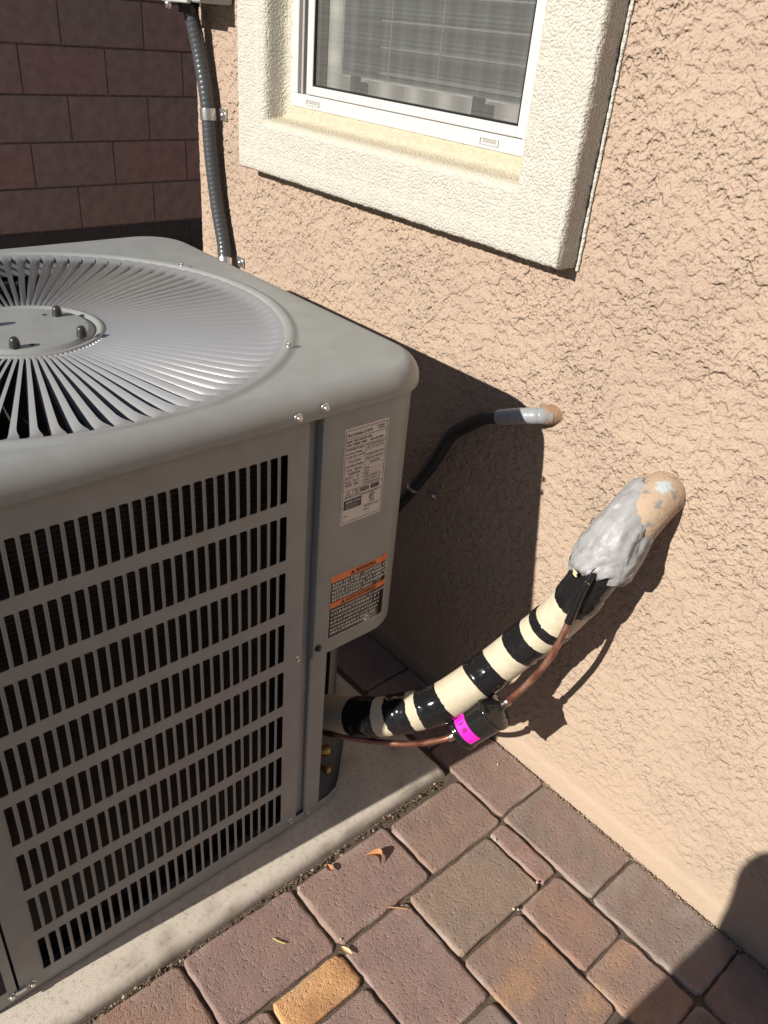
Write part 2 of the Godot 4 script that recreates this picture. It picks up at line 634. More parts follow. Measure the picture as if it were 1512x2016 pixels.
func window(house: Node3D) -> void:
	var w := Node3D.new()
	w.name = "window"
	house.add_child(w)
	w.position = Vector3(-0.47, 1.22, 0.1)
	var yt := 2.39
	var f := MB.new()
	f.box(Vector3(-0.812, 1.219, -0.08), Vector3(-0.125, 1.2445, 0.0035), 0.0015)
	f.box(Vector3(-0.812, 1.2447, -0.08), Vector3(-0.786, yt, 0.0035), 0.0015)
	f.box(Vector3(-0.148, 1.2447, -0.08), Vector3(-0.125, yt, 0.0035), 0.0015)
	f.box(Vector3(-0.812, yt, -0.08), Vector3(-0.125, yt + 0.02, 0.0035), 0.0015)
	put("frame", f, M.vinyl, w)
	var ch := MB.new()
	ch.box(Vector3(-0.7858, 1.2448, -0.075), Vector3(-0.779, yt, -0.006), 0.0008)
	ch.box(Vector3(-0.7788, 1.2448, -0.075), Vector3(-0.7705, yt, -0.018), 0.0008)
	ch.box(Vector3(-0.7703, 1.2448, -0.075), Vector3(-0.7605, yt, -0.010), 0.0008)
	put("side_track", ch, M.vinylgrey, w)
	var s := MB.new()
	s.box(Vector3(-0.7602, 1.2458, -0.02), Vector3(-0.739, yt, -0.001), 0.0015)
	s.box(Vector3(-0.739, 1.2458, -0.02), Vector3(-0.165, 1.2625, -0.001), 0.0015)
	s.box(Vector3(-0.165, 1.2458, -0.02), Vector3(-0.1485, yt, -0.001), 0.0015)
	put("screen_sash", s, M.vinyl, w)
	var sp := MB.new()
	sp.box(Vector3(-0.739, 1.2627, -0.014), Vector3(-0.165, 1.266, -0.002), 0.001)
	sp.box(Vector3(-0.739, 1.266, -0.014), Vector3(-0.736, yt, -0.002), 0.001)
	sp.box(Vector3(-0.168, 1.266, -0.014), Vector3(-0.165, yt, -0.002), 0.001)
	put("spline", sp, M.blackrubber, w)
	# insect screen: woven threads, clear between
	var n := 256
	var im := Image.create_empty(n, n, false, Image.FORMAT_RGBA8)
	im.fill(Color(0.5, 0.5, 0.48, 0.0))
	var r := RandomNumberGenerator.new()
	r.seed = 5
	for k in range(0, n, 8):
		var tone := 0.30 + 0.12 * r.randf()
		im.fill_rect(Rect2i(k, 0, 3, n), Color(tone, tone, tone * 0.97, 1))
	for k in range(0, n, 8):
		var tone := 0.26 + 0.20 * r.randf()
		im.fill_rect(Rect2i(0, k, n, 2), Color(tone, tone, tone * 0.97, 1))
	var sc := StandardMaterial3D.new()
	sc.albedo_texture = ImageTexture.create_from_image(im)
	sc.transparency = BaseMaterial3D.TRANSPARENCY_ALPHA
	sc.roughness = 0.7
	sc.uv1_scale = Vector3(1 / 0.046, 1 / 0.046, 1)
	var ms := MB.new()
	ms.quad(Vector3(-0.7375, 1.2645, -0.008), Vector3(-0.1665, 1.2645, -0.008), Vector3(-0.1665, yt, -0.008), Vector3(-0.7375, yt, -0.008), Vector3.BACK)
	put("insect_screen", ms, sc, w)
	# glazed sash behind the screen
	var g := MB.new()
	g.box(Vector3(-0.726, 1.2475, -0.06), Vector3(-0.677, yt, -0.028), 0.003)
	g.box(Vector3(-0.677, 1.2475, -0.06), Vector3(-0.176, 1.292, -0.028), 0.003)
	g.box(Vector3(-0.176, 1.2475, -0.06), Vector3(-0.1485, yt, -0.028), 0.003)
	put("glass_sash", g, M.vinyl, w)
	for xx in [-0.618, -0.275]:
		var l := MB.new()
		l.box(Vector3(xx - 0.018, 1.264, -0.0275), Vector3(xx + 0.006, 1.294, -0.02), 0.001)
		l.box(Vector3(xx + 0.0062, 1.264, -0.0275), Vector3(xx + 0.03, 1.285, -0.022), 0.001)
		put("sash_latch", l, mat(0.05, 0.05, 0.05, 0.5), w)
	var gl := StandardMaterial3D.new()
	gl.transparency = BaseMaterial3D.TRANSPARENCY_ALPHA
	gl.albedo_color = Color(0.85, 0.92, 0.95, 0.12)
	gl.roughness = 0.03
	var p := MB.new()
	p.quad(Vector3(-0.68, 1.288, -0.042), Vector3(-0.172, 1.288, -0.042), Vector3(-0.172, yt, -0.042), Vector3(-0.68, yt, -0.042), Vector3.BACK)
	put("pane", p, gl, w)
	for k in range(0, 24):
		var y := 1.299 + k * 0.047
		if y > yt - 0.03:
			break
		var b := MB.new()
		b.box(Vector3(-0.64, -0.0014, -0.024), Vector3(-0.176, 0.0014, 0.024), 0.001)
		var o := put("blind_slat", b, mat(0.42, 0.41, 0.39, 0.5) if not M.has("slat") else M.slat, w)
		M.slat = o.material_override
		o.transform = Transform3D(Basis(), o.position) * Transform3D(Basis(Vector3.RIGHT, 0.03), Vector3(0, y, -0.12))
	for xx in [-0.60, -0.455, -0.215]:
		var cd := MB.new()
		cd.box(Vector3(xx - 0.0012, 1.28, -0.09), Vector3(xx + 0.0012, yt, -0.0885))
		put("blind_cord", cd, M.vinylgrey, w)
	# raised weep covers with their slots on the bottom rail of the frame
	for q in [[-0.728, 1.2317], [-0.2185, 1.2317]]:
		var b := MB.new()
		var c := Vector3(q[0], q[1], 0)
		b.box(c + Vector3(-0.0225, -0.0055, 0.0036), c + Vector3(0.0225, -0.004, 0.0062), 0.0004)
		b.box(c + Vector3(-0.0225, 0.004, 0.0036), c + Vector3(0.0225, 0.0055, 0.0062), 0.0004)
		b.box(c + Vector3(-0.0225, -0.0039, 0.0036), c + Vector3(-0.020, 0.0039, 0.0062), 0.0004)
		b.box(c + Vector3(0.020, -0.0039, 0.0036), c + Vector3(0.0225, 0.0039, 0.0062), 0.0004)
		put("weep_cover", b, M.vinyl, w)
		var d := MB.new()
		d.box(c + Vector3(-0.0155, -0.0022, 0.0034), c + Vector3(0.0155, 0.0022, 0.0042))
		put("weep_slot", d, M.vinylgrey, w)


# ---------------------------------------------------------------- pad and pavers
func concrete_pad() -> void:
	var lo := Vector2(-0.99, 0.17)
	var hi := Vector2(0.054, 1.36)
	var f := noise(9.0, 81, 3)
	var f2 := noise(60.0, 82, 2)
	var rows := []
	var xs := edge_steps(lo.x, hi.x, 0.03, 0.02)
	var zs := edge_steps(lo.y, hi.y, 0.03, 0.02)
	var cols := []
	for z in zs:
		var row := PackedVector3Array()
		var cr := PackedColorArray()
		for x in xs:
			var d := minf(minf(x - lo.x, hi.x - x), minf(z - lo.y, hi.y - z))
			var wob := 0.0035 * f.get_noise_2d(x, z)
			var y := 0.0205 + 0.0012 * f2.get_noise_2d(x, z) + wob * 0.3
			if d < 0.022:
				var q := 1.0 - d / 0.022
				y -= 0.022 * (1.0 - sqrt(maxf(0.0, 1.0 - q * q)))
			var px := x
			var pz := z
			if d <= 0.0001:
				y = -0.045
				px += 0.006 * signf(x + 0.45) + wob
				pz += 0.006 * signf(z - 0.765)
			row.append(Vector3(px, y, pz))
			var t := 1.0 + 0.12 * f.get_noise_2d(x * 0.6, z * 0.6)
			var spot := sstep(0.25, 0.5, f.get_noise_2d(x * 2.5 + 30.0, z * 2.5))
			cr.append(Color(t, t, t).lerp(Color(0.5, 0.46, 0.42), spot * 0.75))
		rows.append(row)
		cols.append(cr)
	var mb := MB.new()
	mb.grid(rows, false, false, [], cols)
	var m := mat(0.62, 0.565, 0.48, 0.9, 0.0, true)
	triplanar(m, 3.0, ntex(0.05, 83, 4, 512, Color(0.78, 0.76, 0.74), Color(1, 1, 1), FastNoiseLite.TYPE_SIMPLEX_SMOOTH, [0.35, Color(0.97, 0.97, 0.97)]), htex(0.3, 84, 2, 512), 0.07)
	var o := put("concrete_pad", mb, m)
	tag(o, "pale concrete equipment pad with rounded edge under the air conditioner", "concrete pad")

func edge_steps(a: float, b: float, mid: float, edge: float) -> PackedFloat32Array:
	var out := PackedFloat32Array([a, a + 0.0002])
	for q in [0.003, 0.007, 0.012, 0.017, 0.022]:
		out.append(a + q * edge / 0.02)
	var n := int((b - a - 2.2 * edge) / mid)
	for k in range(1, n):
		out.append(lerpf(a + 1.1 * edge, b - 1.1 * edge, k / float(n)))
	for q in [0.022, 0.017, 0.012, 0.007, 0.003]:
		out.append(b - q * edge / 0.02)
	out.append(b - 0.0002)
	out.append(b)
	return out

func pavers() -> void:
	# joint lines read off the paving: x0, x1, z0, z1, tone
	var P := [
		[-0.243, -0.017, 0.006, 0.153, 0], [-0.47, -0.243, 0.006, 0.153, 1], [-0.70, -0.47, 0.006, 0.153, 2],
		[-0.017, 0.207, 0.006, 0.153, 0], [0.207, 0.4385, 0.006, 0.153, 3], [0.4385, 0.672, 0.006, 0.153, 4], [0.672, 0.90, 0.006, 0.153, 1], [0.90, 1.13, 0.006, 0.153, 0], [1.13, 1.36, 0.006, 0.153, 3],
		[0.217, 0.362, 0.155, 0.206, 5], [0.362, 0.517, 0.157, 0.277, 6], [0.517, 0.672, 0.157, 0.282, 7], [0.672, 0.90, 0.157, 0.30, 1], [0.90, 1.13, 0.157, 0.30, 2],
		[0.078, 0.217, 0.155, 0.357, 0], [0.219, 0.364, 0.206, 0.432, 8], [0.366, 0.593, 0.28, 0.434, 9], [0.595, 0.82, 0.303, 0.455, 4], [0.82, 1.05, 0.303, 0.455, 0], [1.05, 1.28, 0.303, 0.455, 2],
		[0.071, 0.217, 0.36, 0.587, 10], [0.219, 0.441, 0.434, 0.588, 11], [0.443, 0.595, 0.437, 0.66, 4], [0.597, 0.82, 0.457, 0.61, 0], [0.82, 1.05, 0.457, 0.61, 3],
		[0.064, 0.215, 0.59, 0.818, 11], [0.217, 0.291, 0.591, 0.74, 12], [0.293, 0.441, 0.59, 0.815, 10], [0.443, 0.595, 0.663, 0.89, 2], [0.597, 0.82, 0.613, 0.77, 1], [0.82, 1.05, 0.613, 0.77, 6],
		[0.064, 0.215, 0.82, 1.045, 6], [0.217, 0.291, 0.743, 1.04, 0], [0.293, 0.441, 0.818, 1.04, 1], [0.443, 0.595, 0.893, 1.12, 3], [0.597, 0.82, 0.773, 0.93, 0], [0.82, 1.05, 0.773, 0.93, 4],
		[0.064, 0.215, 1.048, 1.27, 10], [0.217, 0.441, 1.043, 1.195, 2], [0.443, 0.67, 1.123, 1.275, 0], [0.597, 0.82, 0.933, 1.12, 7], [0.82, 1.05, 0.933, 1.16, 1],
		[1.052, 1.28, 0.457, 0.68, 2], [1.052, 1.28, 0.683, 0.91, 0], [1.052, 1.28, 0.913, 1.14, 3], [1.132, 1.36, 0.157, 0.30, 1],
	]
	var tones := [
		[0.185, 0.128, 0.112], [0.15, 0.112, 0.106], [0.165, 0.125, 0.118], [0.172, 0.13, 0.116], [0.145, 0.124, 0.114], [0.205, 0.125, 0.108],
		[0.215, 0.128, 0.092], [0.195, 0.138, 0.112], [0.205, 0.163, 0.12], [0.18, 0.127, 0.104], [0.215, 0.15, 0.128], [0.195, 0.13, 0.12], [0.40, 0.24, 0.115],
	]
	var second := [
		[0.20, 0.14, 0.11], [0.11, 0.09, 0.095], [0.12, 0.10, 0.10], [0.135, 0.122, 0.11], [0.18, 0.175, 0.165], [0.2, 0.12, 0.1],
		[0.17, 0.12, 0.1], [0.30, 0.19, 0.12], [0.165, 0.14, 0.115], [0.29, 0.175, 0.09], [0.18, 0.125, 0.12], [0.165, 0.12, 0.115], [0.3, 0.165, 0.08],
	]
	var bump := ntex(0.055, 91, 3, 512, Color.BLACK, Color.WHITE, FastNoiseLite.TYPE_SIMPLEX_SMOOTH, [0.36, Color(0.9, 0.9, 0.9)])
	var grain := ntex(0.28, 96, 3, 512, Color.BLACK, Color.WHITE)
	grain.color_ramp = null
	grain.as_normal_map = true
	grain.bump_strength = 3.0
	var cg := ntex(0.14, 92, 4, 512, Color(0.74, 0.72, 0.71), Color(1, 1, 1), FastNoiseLite.TYPE_SIMPLEX_SMOOTH, [0.3, Color(0.9, 0.89, 0.88)])
	var m := mat(1, 1, 1, 0.86, 0.0, true)
	triplanar(m, 3.4, cg, bump, 0.17)
	m.normal_enabled = true
	m.normal_texture = grain
	m.normal_scale = 0.8
	var patio := Node3D.new()
	patio.name = "paving"
	add_child(patio)
	patio.set_meta("kind", "structure")
	var f := noise(11.0, 93, 3)
	var f2 := noise(45.0, 94, 3)
	var f3 := noise(120.0, 95, 2)
	for q in P.size():
		var d = P[q]
		var g := 0.0016
		var lo := Vector2(d[0] + g, d[2] + g)
		var hi := Vector2(d[1] - g, d[3] - g)
		var ce := (lo + hi) * 0.5
		var hs := (hi - lo) * 0.5
		var lift := rng.randf_range(-0.0015, 0.0015)
		var tx := rng.randf_range(-0.012, 0.012)
		var tz := rng.randf_range(-0.012, 0.012)
		var xs := edge_steps(-hs.x, hs.x, 0.014, 0.011)
		var zs := edge_steps(-hs.y, hs.y, 0.014, 0.011)
		var rc := 0.014
		var c0: Array = tones[d[4]]
		var c1: Array = second[d[4]]
		if d[4] != 12:
			c0 = [lerpf(c0[0], 0.18, 0.5), lerpf(c0[1], 0.134, 0.5), lerpf(c0[2], 0.116, 0.5)]
			c1 = [lerpf(c1[0], 0.18, 0.42), lerpf(c1[1], 0.134, 0.42), lerpf(c1[2], 0.116, 0.42)]
		var rows := []
		var cols := []
		for z in zs:
			var row := PackedVector3Array()
			var cr := PackedColorArray()
			for x in xs:
				var dist := minf(hs.x - absf(x), hs.y - absf(z))
				var px := x
				var pz := z
				var qx := absf(x) - (hs.x - rc)
				var qz := absf(z) - (hs.y - rc)
				if qx > 0.0 and qz > 0.0:
					var l := Vector2(qx, qz).length()
					var k := maxf(qx, qz) / l
					px = signf(x) * (hs.x - rc + qx * k)
					pz = signf(z) * (hs.y - rc + qz * k)
					dist = rc - maxf(qx, qz)
				var wx := ce.x + px
				var wz := ce.y + pz
				var y := lift + px * tx + pz * tz
				y += 0.0012 * f2.get_noise_2d(wx, wz + q) + 0.0007 * f3.get_noise_2d(wx, wz)
				var be := 0.0066 + 0.005 * f2.get_noise_2d(wx * 0.7 + 9.0, wz * 0.7 + q)
				if dist < be:
					var e := 1.0 - dist / be
					y -= 0.0075 * (1.0 - sqrt(maxf(0.0, 1.0 - e * e * 0.98)))
				var near := clampf(1.0 - dist / 0.02, 0.0, 1.0)
				var out := Vector2(px, pz).normalized() * 0.0036 * near * f2.get_noise_2d(wx * 1.6 + 40.0, wz * 1.6)
				if dist < 0.0001:
					y = -0.04
				row.append(Vector3(wx + out.x, y, wz + out.y))
				var t := sstep(-0.15, 0.45, f.get_noise_3d(wx, wz, q * 3.1))
				var k2 := 1.0 + 0.16 * f2.get_noise_3d(wx, wz, q) + 0.1 * f3.get_noise_2d(wx, wz)
				var col := Color(lerpf(c0[0], c1[0], t), lerpf(c0[1], c1[1], t), lerpf(c0[2], c1[2], t)) * k2
				# pale efflorescence worn onto the edges of some pavers
				var ef := near * sstep(0.0, 0.5, f.get_noise_3d(wx * 1.3, wz * 1.3, 50.0 + q))
				col = col.lerp(Color(0.3, 0.27, 0.25), ef * 0.45)
				cr.append(Color(col.r * 1.78, col.g * 1.72, col.b * 1.68))
			rows.append(row)
			cols.append(cr)
		var mb := MB.new()
		mb.grid(rows, false, false, [], cols)
		put("paver", mb, m, patio)


# ---------------------------------------------------------------- air conditioner
const BX0 := -0.84
const BX1 := 0.0
const BZ0 := 0.30
const BZ1 := 1.175
const BR := 0.085
const FC := Vector3(-0.415, 0.0, 0.757)
const NUTS := [[-0.445, 0.696], [-0.343, 0.700], [-0.342, 0.797], [-0.444, 0.794]]

func outline(x0: float, x1: float, z0: float, z1: float, r: float, na: int, ns: int) -> Array:
	# [point, outward normal] round a rounded rectangle
	var out := []
	var cs := [[x1 - r, z1 - r, 0.0], [x0 + r, z1 - r, PI / 2], [x0 + r, z0 + r, PI], [x1 - r, z0 + r, PI * 1.5]]
	for k in 4:
		var c = cs[k]
		for s in na + 1:
			var a: float = c[2] + PI / 2 * s / na
			var nrm := Vector3(cos(a), 0, sin(a))
			out.append([Vector3(c[0], 0, c[1]) + nrm * r, nrm])
		var e = cs[(k + 1) % 4]
		var a2: float = c[2] + PI / 2
		var n2 := Vector3(cos(a2), 0, sin(a2))
		var pa := Vector3(c[0], 0, c[1]) + n2 * r
		var pb := Vector3(e[0], 0, e[1]) + n2 * r
		for s in range(1, ns):
			out.append([pa.lerp(pb, s / float(ns)), n2])
	return out

# point of the service panel skin: u metres round from its left edge, v = height, d proud of it
func skin(u: float, v: float, d: float) -> Vector3:
	var zc := BZ0 + BR
	var str_len := 0.512 - zc
	var r := BR + 0.004
	if u <= str_len:
		return Vector3(0.004 + d, v, 0.512 - u)
	var a := (u - str_len) / r
	if a <= PI / 2:
		return Vector3(-BR + cos(a) * (r + d), v, zc - sin(a) * (r + d))
	return Vector3(-BR - (u - str_len - r * PI / 2), v, zc - r - d)

func screw(parent: Node3D, at: Vector3, axis: Vector3, m: Material, s := 1.0) -> void:
	var b := MB.new()
	b.lathe(at, axis, [Vector2(0, 0.0078 * s), Vector2(0.0012 * s, 0.0076 * s), Vector2(0.0018 * s, 0.0056 * s)], 14)
	b.lathe(at, axis, [Vector2(0.0016 * s, 0.0052 * s), Vector2(0.0058 * s, 0.0052 * s), Vector2(0.0066 * s, 0.0044 * s), Vector2(0.0067 * s, 0)], 6)
	put("screw", b, m, parent)

func air_conditioner() -> void:
	var ac := thing("air_conditioner", "grey metal outdoor air conditioner unit with louvred sides and round top fan guard", "air conditioner", Vector3(-0.42, 0.058, 0.74))
	# ---- cap
	var ol := outline(BX0 - 0.014, BX1 + 0.014, BZ0 - 0.014, BZ1 + 0.016, 0.1, 14, 40)
	var rows := []
	for q in [[0.379, 0.944], [0.380, 0.953], [0.383, 0.961], [0.3865, 0.9675], [0.391, 0.9705], [0.397, 0.9715], [0.4015, 0.9697], [0.406, 0.9677], [0.4105, 0.9673]]:
		var row := PackedVector3Array()
		for o in ol:
			var dir: Vector3 = (o[0] - FC).normalized()
			var rr: float = q[0]
			if rr > 0.391:
				# the rim narrows where the ring comes close to the edge of the cap
				var room: float = (o[0] - o[1] * 0.0275 - FC).length() - 0.003 - 0.391
				rr = 0.391 + (rr - 0.391) * clampf(room / 0.0195, 0.2, 1.0)
			row.append(FC + dir * rr + Vector3(0, q[1], 0))
		rows.append(row)
	for q in [[0.5, 0.9688], [0.0275, 0.968], [0.022, 0.9668], [0.0165, 0.9645], [0.0115, 0.961], [0.0075, 0.9568], [0.0043, 0.952], [0.002, 0.9468], [0.0006, 0.9415], [0.0, 0.936], [0.0, 0.930], [0.0012, 0.9285], [0.006, 0.929]]:
		var row := PackedVector3Array()
		for o in ol:
			var p: Vector3 = o[0] - o[1] * (0.0275 if q[0] == 0.5 else q[0])
			if q[0] == 0.5:
				var dir: Vector3 = (o[0] - FC).normalized()
				var room: float = (p - FC).length() - 0.003 - 0.391
				p = (FC + dir * (0.391 + 0.0195 * clampf(room / 0.0195, 0.2, 1.0))).lerp(p, 0.5)
			row.append(Vector3(p.x, q[1], p.z))
		rows.append(row)
	var cap := MB.new()
	cap.grid(rows, true, false)
	put("top_cap", cap, M.paint, ac)
	# ---- body skins
	louvre_panel(ac)
	var post := MB.new()
	# left corner post: flat strip, then round to the far side
	var prow := []
	for y in [0.0696, 0.5, 0.94]:
		var row := PackedVector3Array()
		row.append(Vector3(-0.012, y, 1.0525))
		row.append(Vector3(0.0, y, 1.053))
		row.append(Vector3(0.0, y, BZ1 - BR))
		for s in range(1, 11):
			var a := PI / 2 * s / 10.0
			row.append(Vector3(-BR + cos(a) * BR, y, BZ1 - BR + sin(a) * BR))
		for x in [-0.3, -0.6]:
			row.append(Vector3(x, y, BZ1))
		for s in 11:
			var a := PI / 2 + PI / 2 * s / 10.0
			row.append(Vector3(BX0 + BR + cos(a) * BR, y, BZ1 - BR + sin(a) * BR))
		row.append(Vector3(BX0, y, 0.7))
		for s in 11:
			var a := PI + PI / 2 * s / 10.0
			row.append(Vector3(BX0 + BR + cos(a) * BR, y, BZ0 + BR + sin(a) * BR))
		row.append(Vector3(-0.5, y, BZ0))
		row.append(Vector3(-0.18, y, BZ0))
		row.append(Vector3(-0.18, y, BZ0 + 0.02))
		prow.append(row)
	post.grid(prow, false, true)
	put("side_panel", post, M.paint, ac)
	# dark slots of the neighbouring louvres on the corner post
	for k in 8:
		var b := MB.new()
		var y := 0.1783 - 0.0779 + k * 0.1004
		b.box(Vector3(-0.004, y, 1.0665), Vector3(0.0006, y + 0.0779, 1.078), 0.0005)
		put("corner_slot", b, M.dark, ac)
	# service panel with the labels
	var sp := MB.new()
	var srows := []
	for yq in [[0.4785, -0.012], [0.4785, -0.001], [0.4795, 0.0], [0.5, 0.0], [0.7, 0.0], [0.94, 0.0]]:
		var row := PackedVector3Array()
		row.append(skin(0.0, yq[0], -0.014))
		row.append(skin(0.0008, yq[0], -0.002 + minf(yq[1], 0)))
		row.append(skin(0.002, yq[0], yq[1]))
		for s in range(1, 20):
			row.append(skin(0.002 + s * 0.02, yq[0], yq[1]))
		srows.append(row)
	sp.grid(srows, false, false)
	var panel := put("service_panel", sp, M.paint, ac)
	panel.set_meta("label", "plain access panel with printed labels at the corner nearest the house wall")
	# groove between louvre panel and service panel, strip below, compartment inside
	var gv := MB.new()
	gv.box(Vector3(-0.03, 0.0696, 0.505), Vector3(-0.011, 0.94, 0.545), 0.001)
	put("corner_channel", gv, M.paint, ac)
	var st := MB.new()
	st.box(Vector3(-0.0125, 0.072, 0.475), Vector3(-0.0025, 0.478, 0.5115), 0.002)
	put("corner_strip", st, M.paint, ac)
	var inn := MB.new()
	inn.quad(Vector3(-0.02, 0.072, 0.5), Vector3(-0.14, 0.072, 0.47), Vector3(-0.14, 0.93, 0.47), Vector3(-0.02, 0.93, 0.5), Vector3(0, 0, -1))
	inn.quad(Vector3(-0.14, 0.072, 0.47), Vector3(-0.215, 0.072, 0.40), Vector3(-0.215, 0.93, 0.40), Vector3(-0.14, 0.93, 0.47), Vector3(1, 0, -1))
	inn.quad(Vector3(-0.215, 0.072, 0.40), Vector3(-0.21, 0.072, 0.302), Vector3(-0.21, 0.93, 0.302), Vector3(-0.215, 0.93, 0.40), Vector3(1, 0, 0))
	inn.quad(Vector3(-0.215, 0.482, 0.302), Vector3(-0.02, 0.482, 0.38), Vector3(-0.02, 0.482, 0.5), Vector3(-0.215, 0.482, 0.47), Vector3(0, -1, 0))
	put("valve_compartment", inn, M.darksteel, ac)
	# base pan with rounded corner lip
	var pan := MB.new()
	var pp := [Vector3(-0.3, 0, 0.306), Vector3(-0.18, 0, 0.306), Vector3(-0.135, 0, 0.31), Vector3(-0.105, 0, 0.328), Vector3(-0.062, 0, 0.371), Vector3(-0.03, 0, 0.402), Vector3(-0.012, 0, 0.423), Vector3(-0.004, 0, 0.45), Vector3(-0.002, 0, 0.5), Vector3(-0.002, 0, 0.8), Vector3(-0.002, 0, 1.09)]
	var pts := PackedVector3Array()
	for q in pp:
		pts.append(q + Vector3(0, 0.06, 0))
	var cc := Vector3(-0.42, 0, 0.74)
	var prows := []
	for q in [[0.062, 0.0], [0.078, 0.0], [0.0805, -0.0012], [0.0805, -0.003], [0.066, -0.0035], [0.066, -0.25]]:
		var row := PackedVector3Array()
		for w in pts:
			var dir: Vector3 = (Vector3(w.x, 0, w.z) - cc).normalized()
			row.append(Vector3(w.x, q[0], w.z) + dir * q[1])
		prows.append(row)
	pan.grid(prows, false, true)
	put("base_pan", pan, M.paint, ac)
	var dk := MB.new()
	dk.box(Vector3(-0.80, 0.068, 0.34), Vector3(-0.75, 0.92, 1.13))
	dk.box(Vector3(-0.80, 0.068, 1.12), Vector3(-0.03, 0.92, 1.145))
	dk.box(Vector3(-0.80, 0.068, 0.325), Vector3(-0.23, 0.92, 0.345))
	dk.box(Vector3(-0.78, 0.0685, 0.45), Vector3(-0.05, 0.075, 1.12))
	put("inner_coil", dk, M.dark, ac)
	# condenser coil behind the louvres: stacked fins
	var fin := MB.new()
	fin.box(Vector3(-0.05, 0.075, 0.51), Vector3(-0.0285, 0.925, 1.12))
	var cm := mat(0.045, 0.045, 0.047, 0.45, 0.3)
	var im := Image.create_empty(64, 64, false, Image.FORMAT_RGBA8)
	for k in 64:
		var t := 0.28 + 0.5 * absf(sin(k * PI / 8.0)) + (0.2 if k % 16 == 3 else 0.0)
		im.fill_rect(Rect2i(0, k, 64, 1), Color(t, t, t))
	cm.albedo_texture = ImageTexture.create_from_image(im)
	cm.uv1_triplanar = true
	cm.uv1_scale = Vector3.ONE * 16.0
	put("condenser_coil", fin, cm, ac)
	fan_guard(ac)
	# screws
	for q in [[0.0142, 0.9402, 0.562], [0.0142, 0.945, 0.518]]:
		screw(ac, Vector3(q[0], q[1], q[2]), Vector3.RIGHT, M.zinc, 0.85)
	for q in [[0.0, 0.493, 0.542], [0.0, 0.083, 0.546], [0.0, 0.083, 1.031], [0.0, 0.083, 1.062]]:
		screw(ac, Vector3(q[0], q[1], q[2]), Vector3.RIGHT, M.zinc, 0.8)
	screw(ac, Vector3(0.0, 0.0745, 0.505), Vector3.RIGHT, M.zinc, 0.6)
	screw(ac, Vector3(0.004, 0.5, 0.502), Vector3.RIGHT, M.blackbolt, 0.9)
	for a in [-116.0, -47.0, 45.0, 135.0]:
		var d := Vector3(cos(deg_to_rad(a)), 0, sin(deg_to_rad(a)))
		screw(ac, FC + d * 0.397 + Vector3(0, 0.9713, 0), Vector3.UP, M.zinc, 0.75)
	# small clip joining the panels at the lower left corner
	var clip := MB.new()
	clip.box(Vector3(-0.002, 0.081, 1.040), Vector3(0.004, 0.089, 1.056), 0.001)
	put("panel_clip", clip, M.zinc, ac)
	# brass service valve in the compartment
	var vb := MB.new()
	vb.lathe(Vector3(-0.075, 0.128, 0.43), Vector3(0.4, -0.05, -1), [Vector2(0, 0), Vector2(0, 0.009), Vector2(0.014, 0.009), Vector2(0.0145, 0.012), Vector2(0.026, 0.012), Vector2(0.028, 0.010), Vector2(0.0285, 0)], 6)
	vb.lathe(Vector3(-0.06, 0.108, 0.44), Vector3(1, 0.1, -0.5), [Vector2(0, 0), Vector2(0, 0.006), Vector2(0.02, 0.006), Vector2(0.021, 0.009), Vector2(0.031, 0.009), Vector2(0.032, 0)], 12)
	vb.lathe(Vector3(-0.14, 0.165, 0.40), Vector3(1, 0.3, -0.6), [Vector2(0, 0.0), Vector2(0, 0.024), Vector2(0.03, 0.024), Vector2(0.034, 0.028), Vector2(0.05, 0.028), Vector2(0.052, 0)], 12)
	put("service_valve", vb, M.brass, ac)
	labels(ac)
	# the whole unit is built 2.8 percent undersize above; bring it to its size where it stands
	ac.scale = Vector3.ONE * 1.028
	ac.position = ac.position * 1.028 - Vector3(0.02228, 0.0392, 0.03175)

